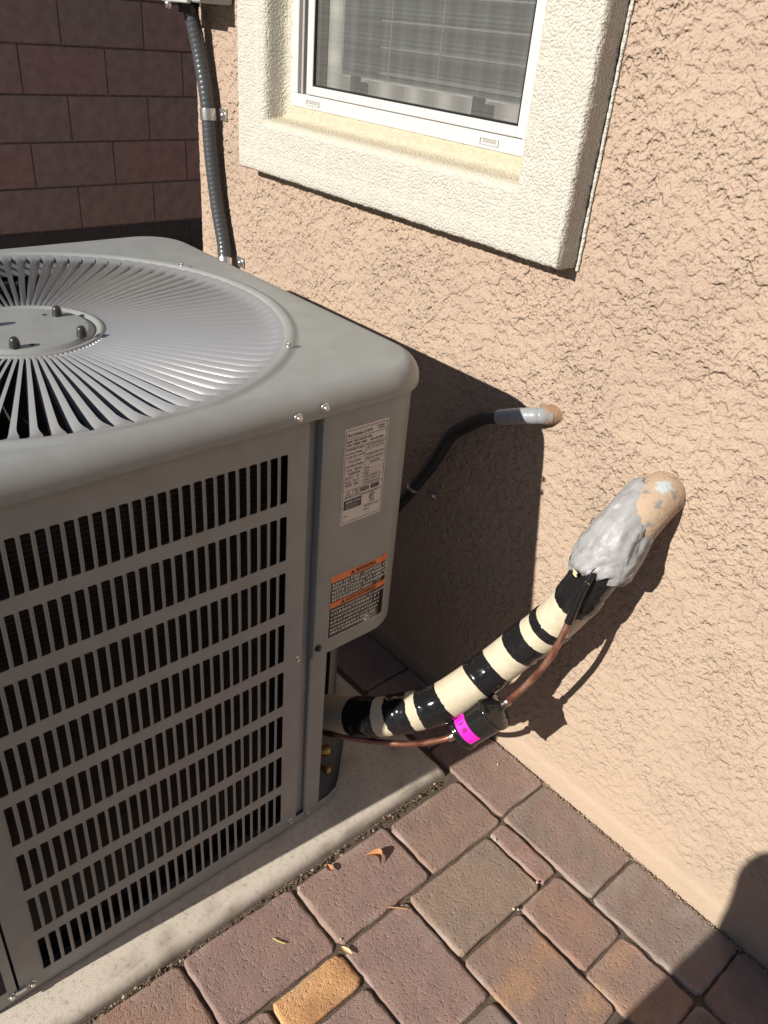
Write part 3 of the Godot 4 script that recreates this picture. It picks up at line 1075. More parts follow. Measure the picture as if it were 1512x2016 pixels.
func louvre_panel(ac: Node3D) -> void:
	var z0 := 0.5322
	var z1 := 1.0488
	var y0 := 0.0696
	var y1 := 0.94
	var t := 0.0011
	var cols := 27
	var rows := 8
	var pz := 0.0166
	var sw := 0.0133
	var mb := MB.new()
	var fr := func(a: Vector2, b: Vector2):   # flat rectangle of sheet, front and back
		mb.quad(Vector3(0, a.y, a.x), Vector3(0, a.y, b.x), Vector3(0, b.y, b.x), Vector3(0, b.y, a.x), Vector3.RIGHT)
		mb.quad(Vector3(-t, a.y, a.x), Vector3(-t, a.y, b.x), Vector3(-t, b.y, b.x), Vector3(-t, b.y, a.x), Vector3.LEFT)
	var zl := 0.5806 - sw        # right-hand end of the slot field (towards the house)
	var zr := 0.5806 + (cols - 1) * pz
	fr.call(Vector2(z0, y0), Vector2(zl, y1))
	fr.call(Vector2(zr, y0), Vector2(z1, y1))
	var yprev := y0
	for j in range(rows - 1, -1, -1):
		var yt := 0.8811 - 0.1004 * j
		var yb := yt - 0.0779
		fr.call(Vector2(zl, yprev), Vector2(zr, yb))
		for k in cols - 1:
			fr.call(Vector2(0.5806 + k * pz, yb), Vector2(0.5806 + (k + 1) * pz - sw, yt))
		# rounded slot corners
		for k in cols:
			var b := 0.5806 + k * pz
			var a := b - sw
			var cr := 0.0032
			for cn in [[a, yb, 1, 1], [a, yt, 1, -1], [b, yb, -1, 1], [b, yt, -1, -1]]:
				var c := Vector3(0, cn[1], cn[0])
				var ctr := Vector3(0, cn[1] + cn[3] * cr, cn[0] + cn[2] * cr)
				for s in 4:
					var a0 := PI / 2 * s / 4.0
					var a1 := PI / 2 * (s + 1) / 4.0
					mb.tri(c, ctr + Vector3(0, -cn[3] * sin(a0) * cr, -cn[2] * cos(a0) * cr), ctr + Vector3(0, -cn[3] * sin(a1) * cr, -cn[2] * cos(a1) * cr), Vector3.RIGHT)
		yprev = yt
	fr.call(Vector2(zl, yprev), Vector2(zr, y1))
	# returned edges of the sheet
	mb.box(Vector3(-0.016, y0, z0), Vector3(-t - 0.0002, y1, z0 + 0.0012))
	mb.box(Vector3(-0.016, y0, z1 - 0.0012), Vector3(-t - 0.0002, y1, z1))
	mb.quad(Vector3(0, y0, z0), Vector3(-0.014, y0, z0), Vector3(-0.014, y0, z1), Vector3(0, y0, z1), Vector3.DOWN)
	var panel := put("louvre_panel", mb, M.paint, ac)
	# every slot has a pressed louvre leaning inwards from its left edge
	var lv := MB.new()
	var h := 0.0779
	var g := []
	for y in [0.0004, 0.004, 0.012, h * 0.5, h - 0.008, h - 0.003, h - 0.0004]:
		var row := PackedVector3Array()
		var e := minf(minf(y, h - y) / 0.009, 1.0)
		e = sqrt(maxf(e, 0.0))
		for s in 9:
			var a := s / 8.0
			row.append(Vector3(0.0003 + (0.0010 * sin(minf(a * 4.0, PI)) - 0.0092 * a * a) * e, y, -0.0043 * a * (0.35 + 0.65 * e)))
		g.append(row)
	lv.grid(g, false, false)
	var lm := lv.mesh()
	for j in rows:
		for k in cols:
			put_local("louvre", lm, M.paint, panel, Transform3D(Basis(), Vector3(0, 0.8811 - 0.1004 * j - h, 0.5806 + k * pz)))

func fan_guard(ac: Node3D) -> void:
	var g := Node3D.new()
	g.name = "fan_guard"
	ac.add_child(g)
	g.position = FC - ac.position
	var n := 96
	# one vane: a twisted strip from the hub out to the ring
	var vb := MB.new()
	var rows := []
	var prof := []   # r, y, tilt (0 flat), half width
	for q in [[0.108, 0.957, 0.1, 0.0022], [0.114, 0.955, 0.45, 0.0038], [0.124, 0.9535, 0.95, 0.0062], [0.15, 0.953, 1.08, 0.0072], [0.2, 0.953, 1.08, 0.0086], [0.25, 0.953, 1.07, 0.0094], [0.3, 0.953, 1.05, 0.0099], [0.335, 0.954, 1.0, 0.0102], [0.346, 0.9555, 0.86, 0.0104], [0.355, 0.9585, 0.55, 0.0106], [0.362, 0.9632, 0.22, 0.0108], [0.368, 0.9662, 0.08, 0.0108], [0.374, 0.9668, 0.03, 0.0112]]:
		var r: float = 0.108 + (q[0] - 0.108) * 1.052
		var a: float = q[2]
		var row := PackedVector3Array()
		for s in 7:
			var t := (s / 3.0 - 1.0)
			var w: float = t * q[3]
			var bend: float = 0.0042 * (1.0 - t * t) * minf(1.0, q[2] * 1.5)
			# tangent at angle 0 (pointing +x) is +z
			row.append(Vector3(r, q[1] - w * sin(a) + bend * cos(a), w * cos(a) + bend * sin(a)))
		rows.append(row)
	vb.grid(rows, false, false)
	var vm := vb.mesh()
	for k in n:
		put_local("vane", vm, M.guard, g, Transform3D(Basis(Vector3.UP, TAU * k / n), FC))
	# outer ring and hub plate
	var rg := MB.new()
	rg.lathe(FC + Vector3(0, 0.93, 0), Vector3.UP, [Vector2(0.0, 0.3785), Vector2(0.03, 0.3782), Vector2(0.0345, 0.381), Vector2(0.036, 0.3845)], 128)
	put("guard_ring", rg, M.guard, g)
	var hub := MB.new()
	hub.lathe(FC + Vector3(0, 0.955, 0), Vector3.UP, [Vector2(-0.02, 0.105), Vector2(-0.002, 0.114), Vector2(0.0022, 0.1135), Vector2(0.0045, 0.111), Vector2(0.0045, 0.107), Vector2(0.001, 0.103), Vector2(-0.0005, 0.100), Vector2(0.0005, 0.097), Vector2(0.0048, 0.0925), Vector2(0.0062, 0.089), Vector2(0.0065, 0.06), Vector2(0.0068, 0.0)], 96)
	put("hub_plate", hub, M.paint, g)
	var nc := Vector3(-0.357, 0, 0.757)
	nc = FC + Vector3(0.012, 0, 0.0)
	for q in NUTS:
		var p := Vector3(q[0], 0.9616, q[1])
		var d := (p - FC)
		d.y = 0.0
		var b := MB.new()
		b.lathe(p, Vector3.UP, [Vector2(0, 0.0078), Vector2(0.007, 0.0078), Vector2(0.0075, 0.007)], 6)
		b.lathe(p, Vector3.UP, [Vector2(0.005, 0.0068), Vector2(0.010, 0.0068), Vector2(0.0132, 0.0056), Vector2(0.0152, 0.0034), Vector2(0.0158, 0)], 16)
		put("cap_nut", b, M.blackbolt, g)
		var h := MB.new()
		var hp: Vector3 = FC + d.rotated(Vector3.UP, 0.28) * 0.9 + Vector3(0, 0.96178, 0)
		h.lathe(hp, Vector3.UP, [Vector2(0, 0.0035), Vector2(0.0003, 0.0034), Vector2(0.0003, 0)], 10)
		put("nut_hole", h, M.dark, g)
	# motor and blades below
	var mo := MB.new()
	mo.lathe(FC + Vector3(0, 0.72, 0), Vector3.UP, [Vector2(0, 0), Vector2(0, 0.07), Vector2(0.17, 0.072), Vector2(0.185, 0.06), Vector2(0.22, 0.055)], 32)
	put("fan_motor", mo, M.darksteel, g)
	for k in 3:
		var bl := MB.new()
		var rr := []
		for s in 8:
			var r := 0.06 + 0.28 * s / 7.0
			var row := PackedVector3Array()
			for u in 7:
				var a := (u / 6.0 - 0.5) * lerpf(1.0, 1.25, s / 7.0)
				row.append(FC + Vector3(cos(a) * r, 0.80 - a * 0.09, sin(a) * r))
			rr.append(row)
		bl.grid(rr, false)
		var o := put("fan_blade", bl, mat(0.2, 0.2, 0.21, 0.35, 0.7) if not M.has("blade") else M.blade, g)
		M.blade = o.material_override
		o.transform = Transform3D(Basis(), o.position) * Transform3D(Basis(), FC) * Transform3D(Basis(Vector3.UP, TAU * k / 3.0 + 0.5), Vector3.ZERO) * Transform3D(Basis(), -FC)

# lettering laid on a developable surface: place(x, y) -> Vector3
func lettering(mb: MB, text: String, left: float, base: float, height: float, width: float, place: Callable, bold := true, font := "Droid Sans", spread := false) -> void:
	var tm := TextMesh.new()
	var sf := SystemFont.new()
	sf.font_names = PackedStringArray([font])
	sf.font_weight = 700 if bold else 400
	tm.font = sf
	tm.text = text
	tm.font_size = 24
	tm.pixel_size = 0.01
	tm.depth = 0.0
	tm.curve_step = 3.0
	tm.horizontal_alignment = HORIZONTAL_ALIGNMENT_LEFT
	if tm.get_surface_count() == 0:
		return
	var ar := tm.surface_get_arrays(0)
	var vs: PackedVector3Array = ar[Mesh.ARRAY_VERTEX]
	var ix = ar[Mesh.ARRAY_INDEX]
	if vs.is_empty():
		return
	var lo := vs[0]
	var hi := vs[0]
	for p in vs:
		lo = lo.min(p)
		hi = hi.max(p)
	var sy := height / maxf(hi.y - lo.y, 1e-6)
	var sx := (width / maxf(hi.x - lo.x, 1e-6)) if width > 0.0 else sy
	var idx: PackedInt32Array = ix if ix != null else PackedInt32Array(range(vs.size()))
	var mapped := PackedVector3Array()
	for p in vs:
		mapped.append(place.call(left + (p.x - lo.x) * sx, base + (p.y - lo.y) * sy))
	var out: Vector3 = place.call(left, base)
	for q in range(0, idx.size() - 2, 3):
		var a := mapped[idx[q]]
		var o: Vector3 = Vector3(1, 0, -0.3)
		mb.tri(a, mapped[idx[q + 1]], mapped[idx[q + 2]], o)

func sheet(mb: MB, u0: float, u1: float, v0: float, v1: float, d: float, n := 1) -> void:
	var rows := []
	for v in [v0, v1]:
		var row := PackedVector3Array()
		for s in n + 1:
			row.append(skin(lerpf(u0, u1, s / float(n)), v, d))
		rows.append(row)
	mb.grid(rows, false, false)

func labels(ac: Node3D) -> void:
	# rating plate: u from .041 to .123, heights .731 to .895
	var lm := mat(0.62, 0.57, 0.53, 0.42)
	var b := MB.new()
	var u0 := 0.0405
	var u1 := 0.1235
	var v0 := 0.7305
	var v1 := 0.8955
	sheet(b, u0, u1, v0, v1, 0.0004, 6)
	var plate := put("rating_label", b, lm, ac)
	plate.set_meta("label", "white rating label printed with black specifications")
	var w := u1 - u0
	var h := v1 - v0
	var P := func(x: float, y: float) -> Vector3: return skin(u0 + x * w, v0 + y * h, 0.0009)
	var ink := MB.new()
	var bar := func(xa: float, xb: float, ya: float, yb: float):
		ink.quad(P.call(xa, ya), P.call(xb, ya), P.call(xb, yb), P.call(xa, yb), Vector3.RIGHT)
	for yy in [0.025, 0.975]:
		bar.call(0.03, 0.97, yy - 0.002, yy + 0.002)
	for xx in [0.03, 0.97]:
		bar.call(xx - 0.004, xx + 0.004, 0.025, 0.975)
	for yy in [0.895, 0.80, 0.365, 0.285]:
		bar.call(0.03, 0.97, yy - 0.0018, yy + 0.0018)
	bar.call(0.497, 0.503, 0.365, 0.80)
	for yy in [0.735, 0.665, 0.62, 0.575]:
		bar.call(0.5, 0.97, yy - 0.001, yy + 0.001)
	for yy in [0.68, 0.60, 0.555, 0.51, 0.47, 0.43, 0.40]:
		bar.call(0.03, 0.5, yy - 0.001, yy + 0.001)
	for yy in [0.53, 0.50, 0.47, 0.435]:
		bar.call(0.5, 0.97, yy - 0.001, yy + 0.001)
	var T := func(s: String, x: float, y: float, hh: float, ww: float):
		lettering(ink, s, x, y, hh, ww, P)
	T.call("West Columbia, SC 29170", 0.06, 0.912, 0.032, 0.56)
	T.call("ASSEMBLED", 0.74, 0.94, 0.014, 0.17)
	T.call("IN MEXICO", 0.76, 0.917, 0.014, 0.15)
	T.call("M/N  7AC14LX1P-24A", 0.06, 0.855, 0.022, 0.56)
	T.call("S/N  1960K 11807", 0.06, 0.82, 0.022, 0.46)
	T.call("MFG 07/2025", 0.6, 0.82, 0.020, 0.3)
	T.call("CONTAINS R-454B", 0.07, 0.775, 0.016, 0.38)
	T.call("FACTORY CHARGE", 0.06, 0.735, 0.016, 0.36)
	T.call("5 LBS 4 OZ  2.4 KG", 0.06, 0.70, 0.018, 0.42)
	T.call("TOTAL CHARGE", 0.12, 0.65, 0.016, 0.28)
	T.call("ELECTRICAL RATING", 0.07, 0.61, 0.017, 0.38)
	T.call("1 PH    60 HZ", 0.07, 0.565, 0.017, 0.36)
	T.call("COMPRESSOR", 0.12, 0.525, 0.018, 0.28)
	for q in [["PH  1", 0.485], ["RLA  12.1", 0.445], ["LRA  68", 0.412]]:
		T.call(q[0], 0.07, q[1], 0.016, 0.3)
	T.call("MAX DESIGN PRESSURE", 0.53, 0.775, 0.014, 0.4)
	T.call("HIGH 490  LOW 250 PSIG", 0.53, 0.748, 0.014, 0.38)
	T.call("NOMINAL 208/230 VOLTS", 0.53, 0.68, 0.015, 0.42)
	T.call("MIN 197  MAX 253", 0.53, 0.635, 0.017, 0.4)
	T.call("FAN MOTOR", 0.62, 0.59, 0.017, 0.24)
	for q in [["PH", 0.54], ["FLA", 0.508], ["HP", 0.477], ["FUSE OR BRKR  30", 0.444], ["MIN CKT AMP  15.8", 0.41], ["OUTDOOR USE", 0.38]]:
		T.call(q[0], 0.53, q[1], 0.015, 0.08 if q[0].length() < 4 else 0.36)
	# warning triangle, book and info squares
	for q in [[0.08, 0.295, 0.15, 0.355], [0.15, 0.355, 0.22, 0.295]]:
		ink.quad(P.call(q[0], q[1]), P.call(q[0] + 0.012, q[1]), P.call(q[2] + 0.012, q[3]), P.call(q[2], q[3]), Vector3.RIGHT)
	bar.call(0.08, 0.23, 0.293, 0.297)
	bar.call(0.147, 0.157, 0.308, 0.33)
	for x in [0.25, 0.335]:
		bar.call(x, x + 0.075, 0.352, 0.355)
		bar.call(x, x + 0.075, 0.298, 0.301)
		bar.call(x, x + 0.006, 0.298, 0.355)
		bar.call(x + 0.07, x + 0.076, 0.298, 0.355)
	T.call("i", 0.365, 0.308, 0.035, 0.012)
	var r := RandomNumberGenerator.new()
	r.seed = 12
	var bx := 0.44
	while bx < 0.88:
		var bw := r.randf_range(0.004, 0.013)
		if absf(bx - 0.665) > 0.018:
			bar.call(bx, bx + bw, 0.305, 0.352)
		bx += bw + r.randf_range(0.004, 0.010)
	T.call("CANADIAN ELECTRICAL CODE 32C", 0.44, 0.268, 0.011, 0.46)
	# certification block and round mark
	bar.call(0.07, 0.48, 0.16, 0.262)
	for s in 20:
		var a0 := TAU * s / 24.0 + 0.4
		var a1 := TAU * (s + 1) / 24.0 + 0.4
		for rr in [[0.075, 0.066], [0.056, 0.05]]:
			var k := w / h
			ink.quad(P.call(0.74 + cos(a0) * rr[0], 0.222 + sin(a0) * rr[0] * k), P.call(0.74 + cos(a1) * rr[0], 0.222 + sin(a1) * rr[0] * k), P.call(0.74 + cos(a1) * rr[1], 0.222 + sin(a1) * rr[1] * k), P.call(0.74 + cos(a0) * rr[1], 0.222 + sin(a0) * rr[1] * k), Vector3.RIGHT)
	T.call("ETL", 0.70, 0.21, 0.026, 0.085)
	T.call("Intertek", 0.68, 0.165, 0.015, 0.13)
	T.call("CONFORMS TO UL STD", 0.55, 0.135, 0.010, 0.36)
	T.call("CERTIFIED TO CSA STD", 0.55, 0.118, 0.010, 0.36)
	T.call("MADE IN", 0.55, 0.085, 0.013, 0.14)
	T.call("R06A", 0.07, 0.085, 0.014, 0.08)
	put("label_print", ink, M.ink, plate)
	var wh := MB.new()
	var P2 := func(x: float, y: float) -> Vector3: return skin(u0 + x * w, v0 + y * h, 0.0013)
	lettering(wh, "AHRI", 0.10, 0.225, 0.028, 0.15, P2)
	lettering(wh, "CERTIFIED", 0.265, 0.228, 0.018, 0.2, P2)
	for k in 4:
		wh.quad(P2.call(0.10, 0.21 - k * 0.012), P2.call(0.44 - 0.05 * (k % 2), 0.21 - k * 0.012), P2.call(0.44 - 0.05 * (k % 2), 0.2125 - k * 0.012), P2.call(0.10, 0.2125 - k * 0.012), Vector3.RIGHT)
	put("label_mark", wh, M.white, plate)
	# warning label wrapping onto the rounded corner
	var q0 := 0.0285
	var q1 := 0.152
	var y0 := 0.5095
	var y1 := 0.6395
	var wb := MB.new()
	sheet(wb, q0, q1, y0, y1, 0.0004, 16)
	var warn := put("warning_label", wb, mat(0.6, 0.56, 0.52, 0.3), ac)
	warn.set_meta("label", "black and orange warning label with white capitals curving round the corner")
	var blk := MB.new()
	sheet(blk, q0 + 0.0014, q1 - 0.0014, y0 + 0.0014, y1 - 0.0014, 0.0008, 16)
	put("label_ground", blk, mat(0.014, 0.010, 0.012, 0.16), warn)
	var og := MB.new()
	sheet(og, q0 + 0.0014, q1 - 0.0014, 0.6255, y1 - 0.0014, 0.0012, 16)
	sheet(og, q0 + 0.0014, q1 - 0.0014, 0.5735, 0.5845, 0.0012, 16)
	put("orange_band", og, mat(0.72, 0.17, 0.035, 0.25), warn)
	var P3 := func(x: float, y: float) -> Vector3: return skin(q0 + x, y0 + y, 0.0016)
	var wt := MB.new()
	var lines := [["RISK OF FIRE - DISPOSE OF", 0.1085], ["PROPERLY IN ACCORDANCE", 0.1008], ["WITH FEDERAL OR LOCAL", 0.0931], ["REGULATIONS. FLAMMABLE", 0.0854], ["REFRIGERANT USED.", 0.0777],
		["RISQUE D'INCENDIE. ÉLIMINER", 0.0558], ["CORRECTEMENT ET", 0.0478], ["CONFORMÉMENT AU", 0.0398], ["RÈGLEMENTATIONS", 0.0318], ["FÉDÉRALES OU LOCALES.", 0.0238], ["RÉFRIGÉRANT UTILISÉ", 0.0158], ["INFLAMMABLE.", 0.0078]]
	for l in lines:
		var full: float = 0.117 if l[1] > 0.05 else (0.105 if l[1] > 0.02 else (0.097 if l[1] > 0.012 else 0.078))
		lettering(wt, l[0], 0.0045, l[1], 0.0056, full if l[0] != "REFRIGERANT USED." else 0.088, P3, true)
	put("label_print", wt, M.white, warn)
	var bt := MB.new()
	lettering(bt, "WARNING", 0.052, 0.1185, 0.0078, 0.042, P3)
	lettering(bt, "AVERTISSEMENT", 0.034, 0.066, 0.0072, 0.066, P3)
	for q in [[0.041, 0.1185], [0.024, 0.066]]:
		bt.tri(P3.call(q[0], q[1]), P3.call(q[0] + 0.009, q[1]), P3.call(q[0] + 0.0045, q[1] + 0.0078), Vector3.RIGHT)
	put("label_print", bt, M.ink, warn)
	# narrow white label on the wall side of the corner
	var nb := MB.new()
	sheet(nb, 0.215, 0.30, 0.80, 0.915, 0.0004, 10)
	var en := put("side_label", nb, M.white, ac)
	var nd := MB.new()
	sheet(nd, 0.217, 0.298, 0.887, 0.913, 0.0008, 8)
	put("label_ground", nd, M.ink, en)
	var P4 := func(x: float, y: float) -> Vector3: return skin(0.221 + x, 0.892 + y, 0.0013)
	var nt := MB.new()
	lettering(nt, "EnergyGuide", 0.0, 0.0, 0.016, 0.07, P4)
	put("label_print", nt, M.white, en)


# ---------------------------------------------------------------- refrigerant pipes
const PIPE := [Vector3(-0.150, 0.148, 0.385), Vector3(-0.1076, 0.1694, 0.365), Vector3(-0.0199, 0.2178, 0.34), Vector3(0.0366, 0.2532, 0.30), Vector3(0.0777, 0.2847, 0.255), Vector3(0.1088, 0.3341, 0.205), Vector3(0.1308, 0.3783, 0.16), Vector3(0.1609, 0.4389, 0.13), Vector3(0.1942, 0.4995, 0.115), Vector3(0.2263, 0.5749, 0.108), Vector3(0.2365, 0.6162, 0.10), Vector3(0.2512, 0.6859, 0.082), Vector3(0.2547, 0.7313, 0.055), Vector3(0.256, 0.766, 0.006)]

func nearest_t(path: PackedVector3Array, p: Vector3) -> float:
	var best := 1e9
	var bk := 0
	for k in path.size():
		var d := path[k].distance_squared_to(p)
		if d < best:
			best = d
			bk = k
	return bk / float(path.size() - 1)

func pipe_sweep(path: PackedVector3Array, ta: float, tb: float, n: int, seg: int, rad: Callable) -> Array:
	var rows := []
	var m := path.size() - 1
	for k in n:
		var t := lerpf(ta, tb, k / (n - 1.0))
		var f := clampf(t * m, 0.0, m - 0.001)
		var q := int(f)
		var p := path[q].lerp(path[q + 1], f - q)
		var tg := (path[mini(q + 2, m)] - path[maxi(q - 1, 0)]).normalized()
		# a = 0 faces the camera's side of the pipe (+z), turning about the path
		var s0 := (Vector3(0, 0, 1) - tg * tg.z).normalized()
		var s1 := tg.cross(s0)
		var row := PackedVector3Array()
		for s in seg:
			var a := TAU * s / seg
			row.append(p + (s0 * cos(a) + s1 * sin(a)) * float(rad.call(t, a)))
		rows.append(row)
	return rows

func refrigerant_line() -> void:
	var t := thing("insulated_pipe", "cream insulated refrigerant pipe wrapped in black tape bands and sealed into the wall", "pipe", Vector3(0.1088, 0.3341, 0.205))
	var path := curve(PIPE, 400)
	var ins := MB.new()
	var R := 0.0388
	var n1 := noise(12.0, 51, 2)
	ins.grid(pipe_sweep(path, 0.0, 0.86, 150, 36, func(q, a): return R - 0.0002 + 0.0002 * n1.get_noise_2d(q * 20.0, a)), true, true)
	for e in [0]:
		for s in 36:
			ins.tri(ins.v[s], ins.v[(s + 1) % 36], path[0], Vector3(-1, -0.4, 0.4))
	var im := mat(0.6, 0.54, 0.405, 0.75)
	triplanar(im, 6.0, ntex(0.03, 52, 3, 256, Color(0.9, 0.89, 0.87), Color(1, 1, 1)), htex(0.05, 53, 2, 256), 0.05)
	put("insulation", ins, im, t)
	# tape bands between the places read off the pipe: t values along it
	var tape := mat(0.012, 0.012, 0.013, 0.13)
	triplanar(tape, 7.0, null, htex(0.02, 54, 2, 256), 0.2)
	var B := BANDS
	var lens := []
	for q in B.size():
		var ta: float = B[q][0]
		var tb: float = B[q][1]
		var jag: float = B[q][2]
		var tilt: float = B[q][3]
		var rows := []
		var nn := noise(2.0 + q, 60 + q, 3)
		var seg := 48
		var cnt := 14
		# edges of the band wander: build in (t, a) and sweep each column with its own ends
		var grids := []
		for k in cnt:
			grids.append(PackedVector3Array())
		for s in seg:
			var a := TAU * s / seg
			var wob := jag * nn.get_noise_2d(cos(a) * 1.3, sin(a) * 1.3) + jag * 0.5 * nn.get_noise_2d(cos(a) * 6.0, sin(a) * 6.0)
			var wob2 := jag * nn.get_noise_2d(cos(a) * 1.3 + 9.0, sin(a) * 1.3)
			var sh := tilt * sin(a)
			for k in cnt:
				var u := k / (cnt - 1.0)
				var tt := lerpf(ta + wob + sh, tb + wob2 + sh, u)
				var fold := 0.0005 * sin(u * 12.0 + nn.get_noise_1d(a * 2.0) * 2.0) + 0.0006 * nn.get_noise_2d(u * 1.2, a * 0.8)
				var r := R + (0.0016 + fold if k > 0 and k < cnt - 1 else 0.0002)
				grids[k].append(pipe_point(path, tt, a, r))
		var mb := MB.new()
		mb.grid(grids, true, true)
		put("tape_band", mb, tape, t)
	foam(t, path)

func pipe_point(path: PackedVector3Array, t: float, a: float, r: float) -> Vector3:
	var m := path.size() - 1
	var f := clampf(t * m, 0.0, m - 0.001)
	var q := int(f)
	var p := path[q].lerp(path[q + 1], f - q)
	var tg := (path[mini(q + 3, m)] - path[maxi(q - 3, 0)]).normalized()
	var s0 := (Vector3(0, 0, 1) - tg * tg.z).normalized()
	return p + (s0 * cos(a) + tg.cross(s0) * sin(a)) * r

var BANDS := [[0.125, 0.194, 0.0012, 0.000], [0.223, 0.272, 0.0030, 0.004], [0.292, 0.351, 0.0020, 0.004], [0.428, 0.484, 0.0006, 0.004], [0.544, 0.599, 0.0015, 0.003], [0.632, 0.658, 0.0010, 0.004], [0.727, 0.859, 0.0040, 0.000]]

func foam(t: Node3D, path: PackedVector3Array) -> void:
	# smeared duct sealant from the black tape up to the wall
	var n1 := noise(1.0, 55, 4)
	var grids := []
	var cnt := 70
	var seg := 72
	for k in cnt:
		grids.append(PackedVector3Array())
	for s in seg:
		var a := TAU * s / seg
		var lip := 0.020 * n1.get_noise_2d(cos(a) * 2.2, sin(a) * 2.2) + 0.012 * n1.get_noise_2d(cos(a) * 9.0 + 5.0, sin(a) * 9.0)
		var end := 0.992 - 0.022 * maxf(0.0, cos(a - 1.35)) + 0.012 * n1.get_noise_2d(cos(a) * 5.0 + 30.0, sin(a) * 5.0)
		for k in cnt:
			var u := k / (cnt - 1.0)
			var tt := lerpf(0.800 + lip + 0.02 * cos(a - 0.9), end, u)
			var r := 0.0395 + 0.0135 * sstep(0.0, 0.10, u) * (1.0 - 0.75 * sstep(0.25, 0.8, u))
			var p3 := pipe_point(path, tt, a, r)
			var al := tt * 0.93
			var w := n1.get_noise_3d(p3.x * 14.0, p3.y * 14.0, p3.z * 14.0) * 0.0065 + n1.get_noise_3d(cos(a) * 3.2, sin(a) * 3.2, al * 16.0) * 0.0042 + n1.get_noise_3d(cos(a) * 7.0, sin(a) * 7.0, al * 40.0) * 0.0016
			r += w * minf(1.0, u * 6.0) * minf(1.0, (1.0 - u) * 8.0 + 0.2)
			if k == 0 or k == cnt - 1:
				r = 0.038
			grids[k].append(pipe_point(path, tt, a, r))
	var mb := MB.new()
	mb.grid(grids, true, true)
	var fm := mat(0.37, 0.37, 0.375, 0.5)
	triplanar(fm, 6.0, ntex(0.03, 56, 4, 256, Color(0.8, 0.8, 0.8), Color(1, 1, 1)), htex(0.03, 57, 3, 256), 0.22)
	var fo := put("sealant", mb, fm, t)
	fo.set_meta("label", "lumpy grey sealant smeared over the upper end of the pipe")
	for q in [[0.803, -0.25, 0.012, 0.006], [0.800, -0.95, 0.016, 0.008], [0.806, 0.25, 0.007, 0.004]]:
		var cb := MB.new()
		var cr0 := []
		for k in 4:
			var row := PackedVector3Array()
			for j in 3:
				var off: float = 0.055 + 0.0014 * (1.0 if k % 2 == 0 else 0.2)
				row.append(pipe_point(path, q[0] + q[2] * k / 3.0, q[1] + q[3] * (j - 1.0) / 0.05 * (0.6 + 0.4 * (k % 2)), off - 0.006 * (3 - k) / 3.0))
			cr0.append(row)
		cb.grid(cr0, false)
		put("insulation_scrap", cb, mat(0.6, 0.55, 0.36, 0.8), t)
	# painted wall sleeve showing beyond the sealant
	var sl := PackedVector3Array([Vector3(0.258, 0.708, 0.060), Vector3(0.263, 0.729, 0.052), Vector3(0.267, 0.749, 0.040), Vector3(0.2685, 0.763, 0.024), Vector3(0.2693, 0.770, 0.006), Vector3(0.2693, 0.771, -0.014)])
	var sp := curve([sl[0], sl[1], sl[2], sl[3], sl[4], sl[5]], 40)
	var n2 := noise(45.0, 58, 2)
	var rows := []
	var cols := []
	var mm := sp.size()
	for k in mm:
		var tg := (sp[mini(k + 1, mm - 1)] - sp[maxi(k - 1, 0)]).normalized()
		var s0 := (Vector3(1, 0, 0) - tg * tg.x).normalized()
		var s1 := tg.cross(s0)
		var row := PackedVector3Array()
		var cr := PackedColorArray()
		for s in 40:
			var a := TAU * s / 40
			var rr := 0.0385 * (1.0 if k > 4 else sqrt(maxf(0.0, 1.0 - pow((5.0 - k) / 5.0, 2.0) * 0.96)))
			var p := sp[k] + (s0 * cos(a) + s1 * sin(a)) * rr
			row.append(p)
			var sp1 := sstep(0.30, 0.36, n2.get_noise_3d(p.x, p.y, p.z))
			var col := Color(0.40, 0.295, 0.205).lerp(Color(0.2, 0.2, 0.19), sp1)
			var pale := sstep(0.017, 0.011, p.distance_to(Vector3(0.281, 0.802, 0.036)) + 0.006 * n2.get_noise_3d(p.y * 2.0, p.x * 2.0, p.z))
			cr.append(col.lerp(Color(0.42, 0.47, 0.49), pale))
		rows.append(row)
		cols.append(cr)
	var sb := MB.new()
	sb.grid(rows, true, true, [], cols)
	var sm := mat(1, 1, 1, 0.75, 0.0, true)
	triplanar(sm, 5.0, null, htex(0.09, 59, 3, 256), 0.12)
	put("wall_sleeve", sb, sm, t)

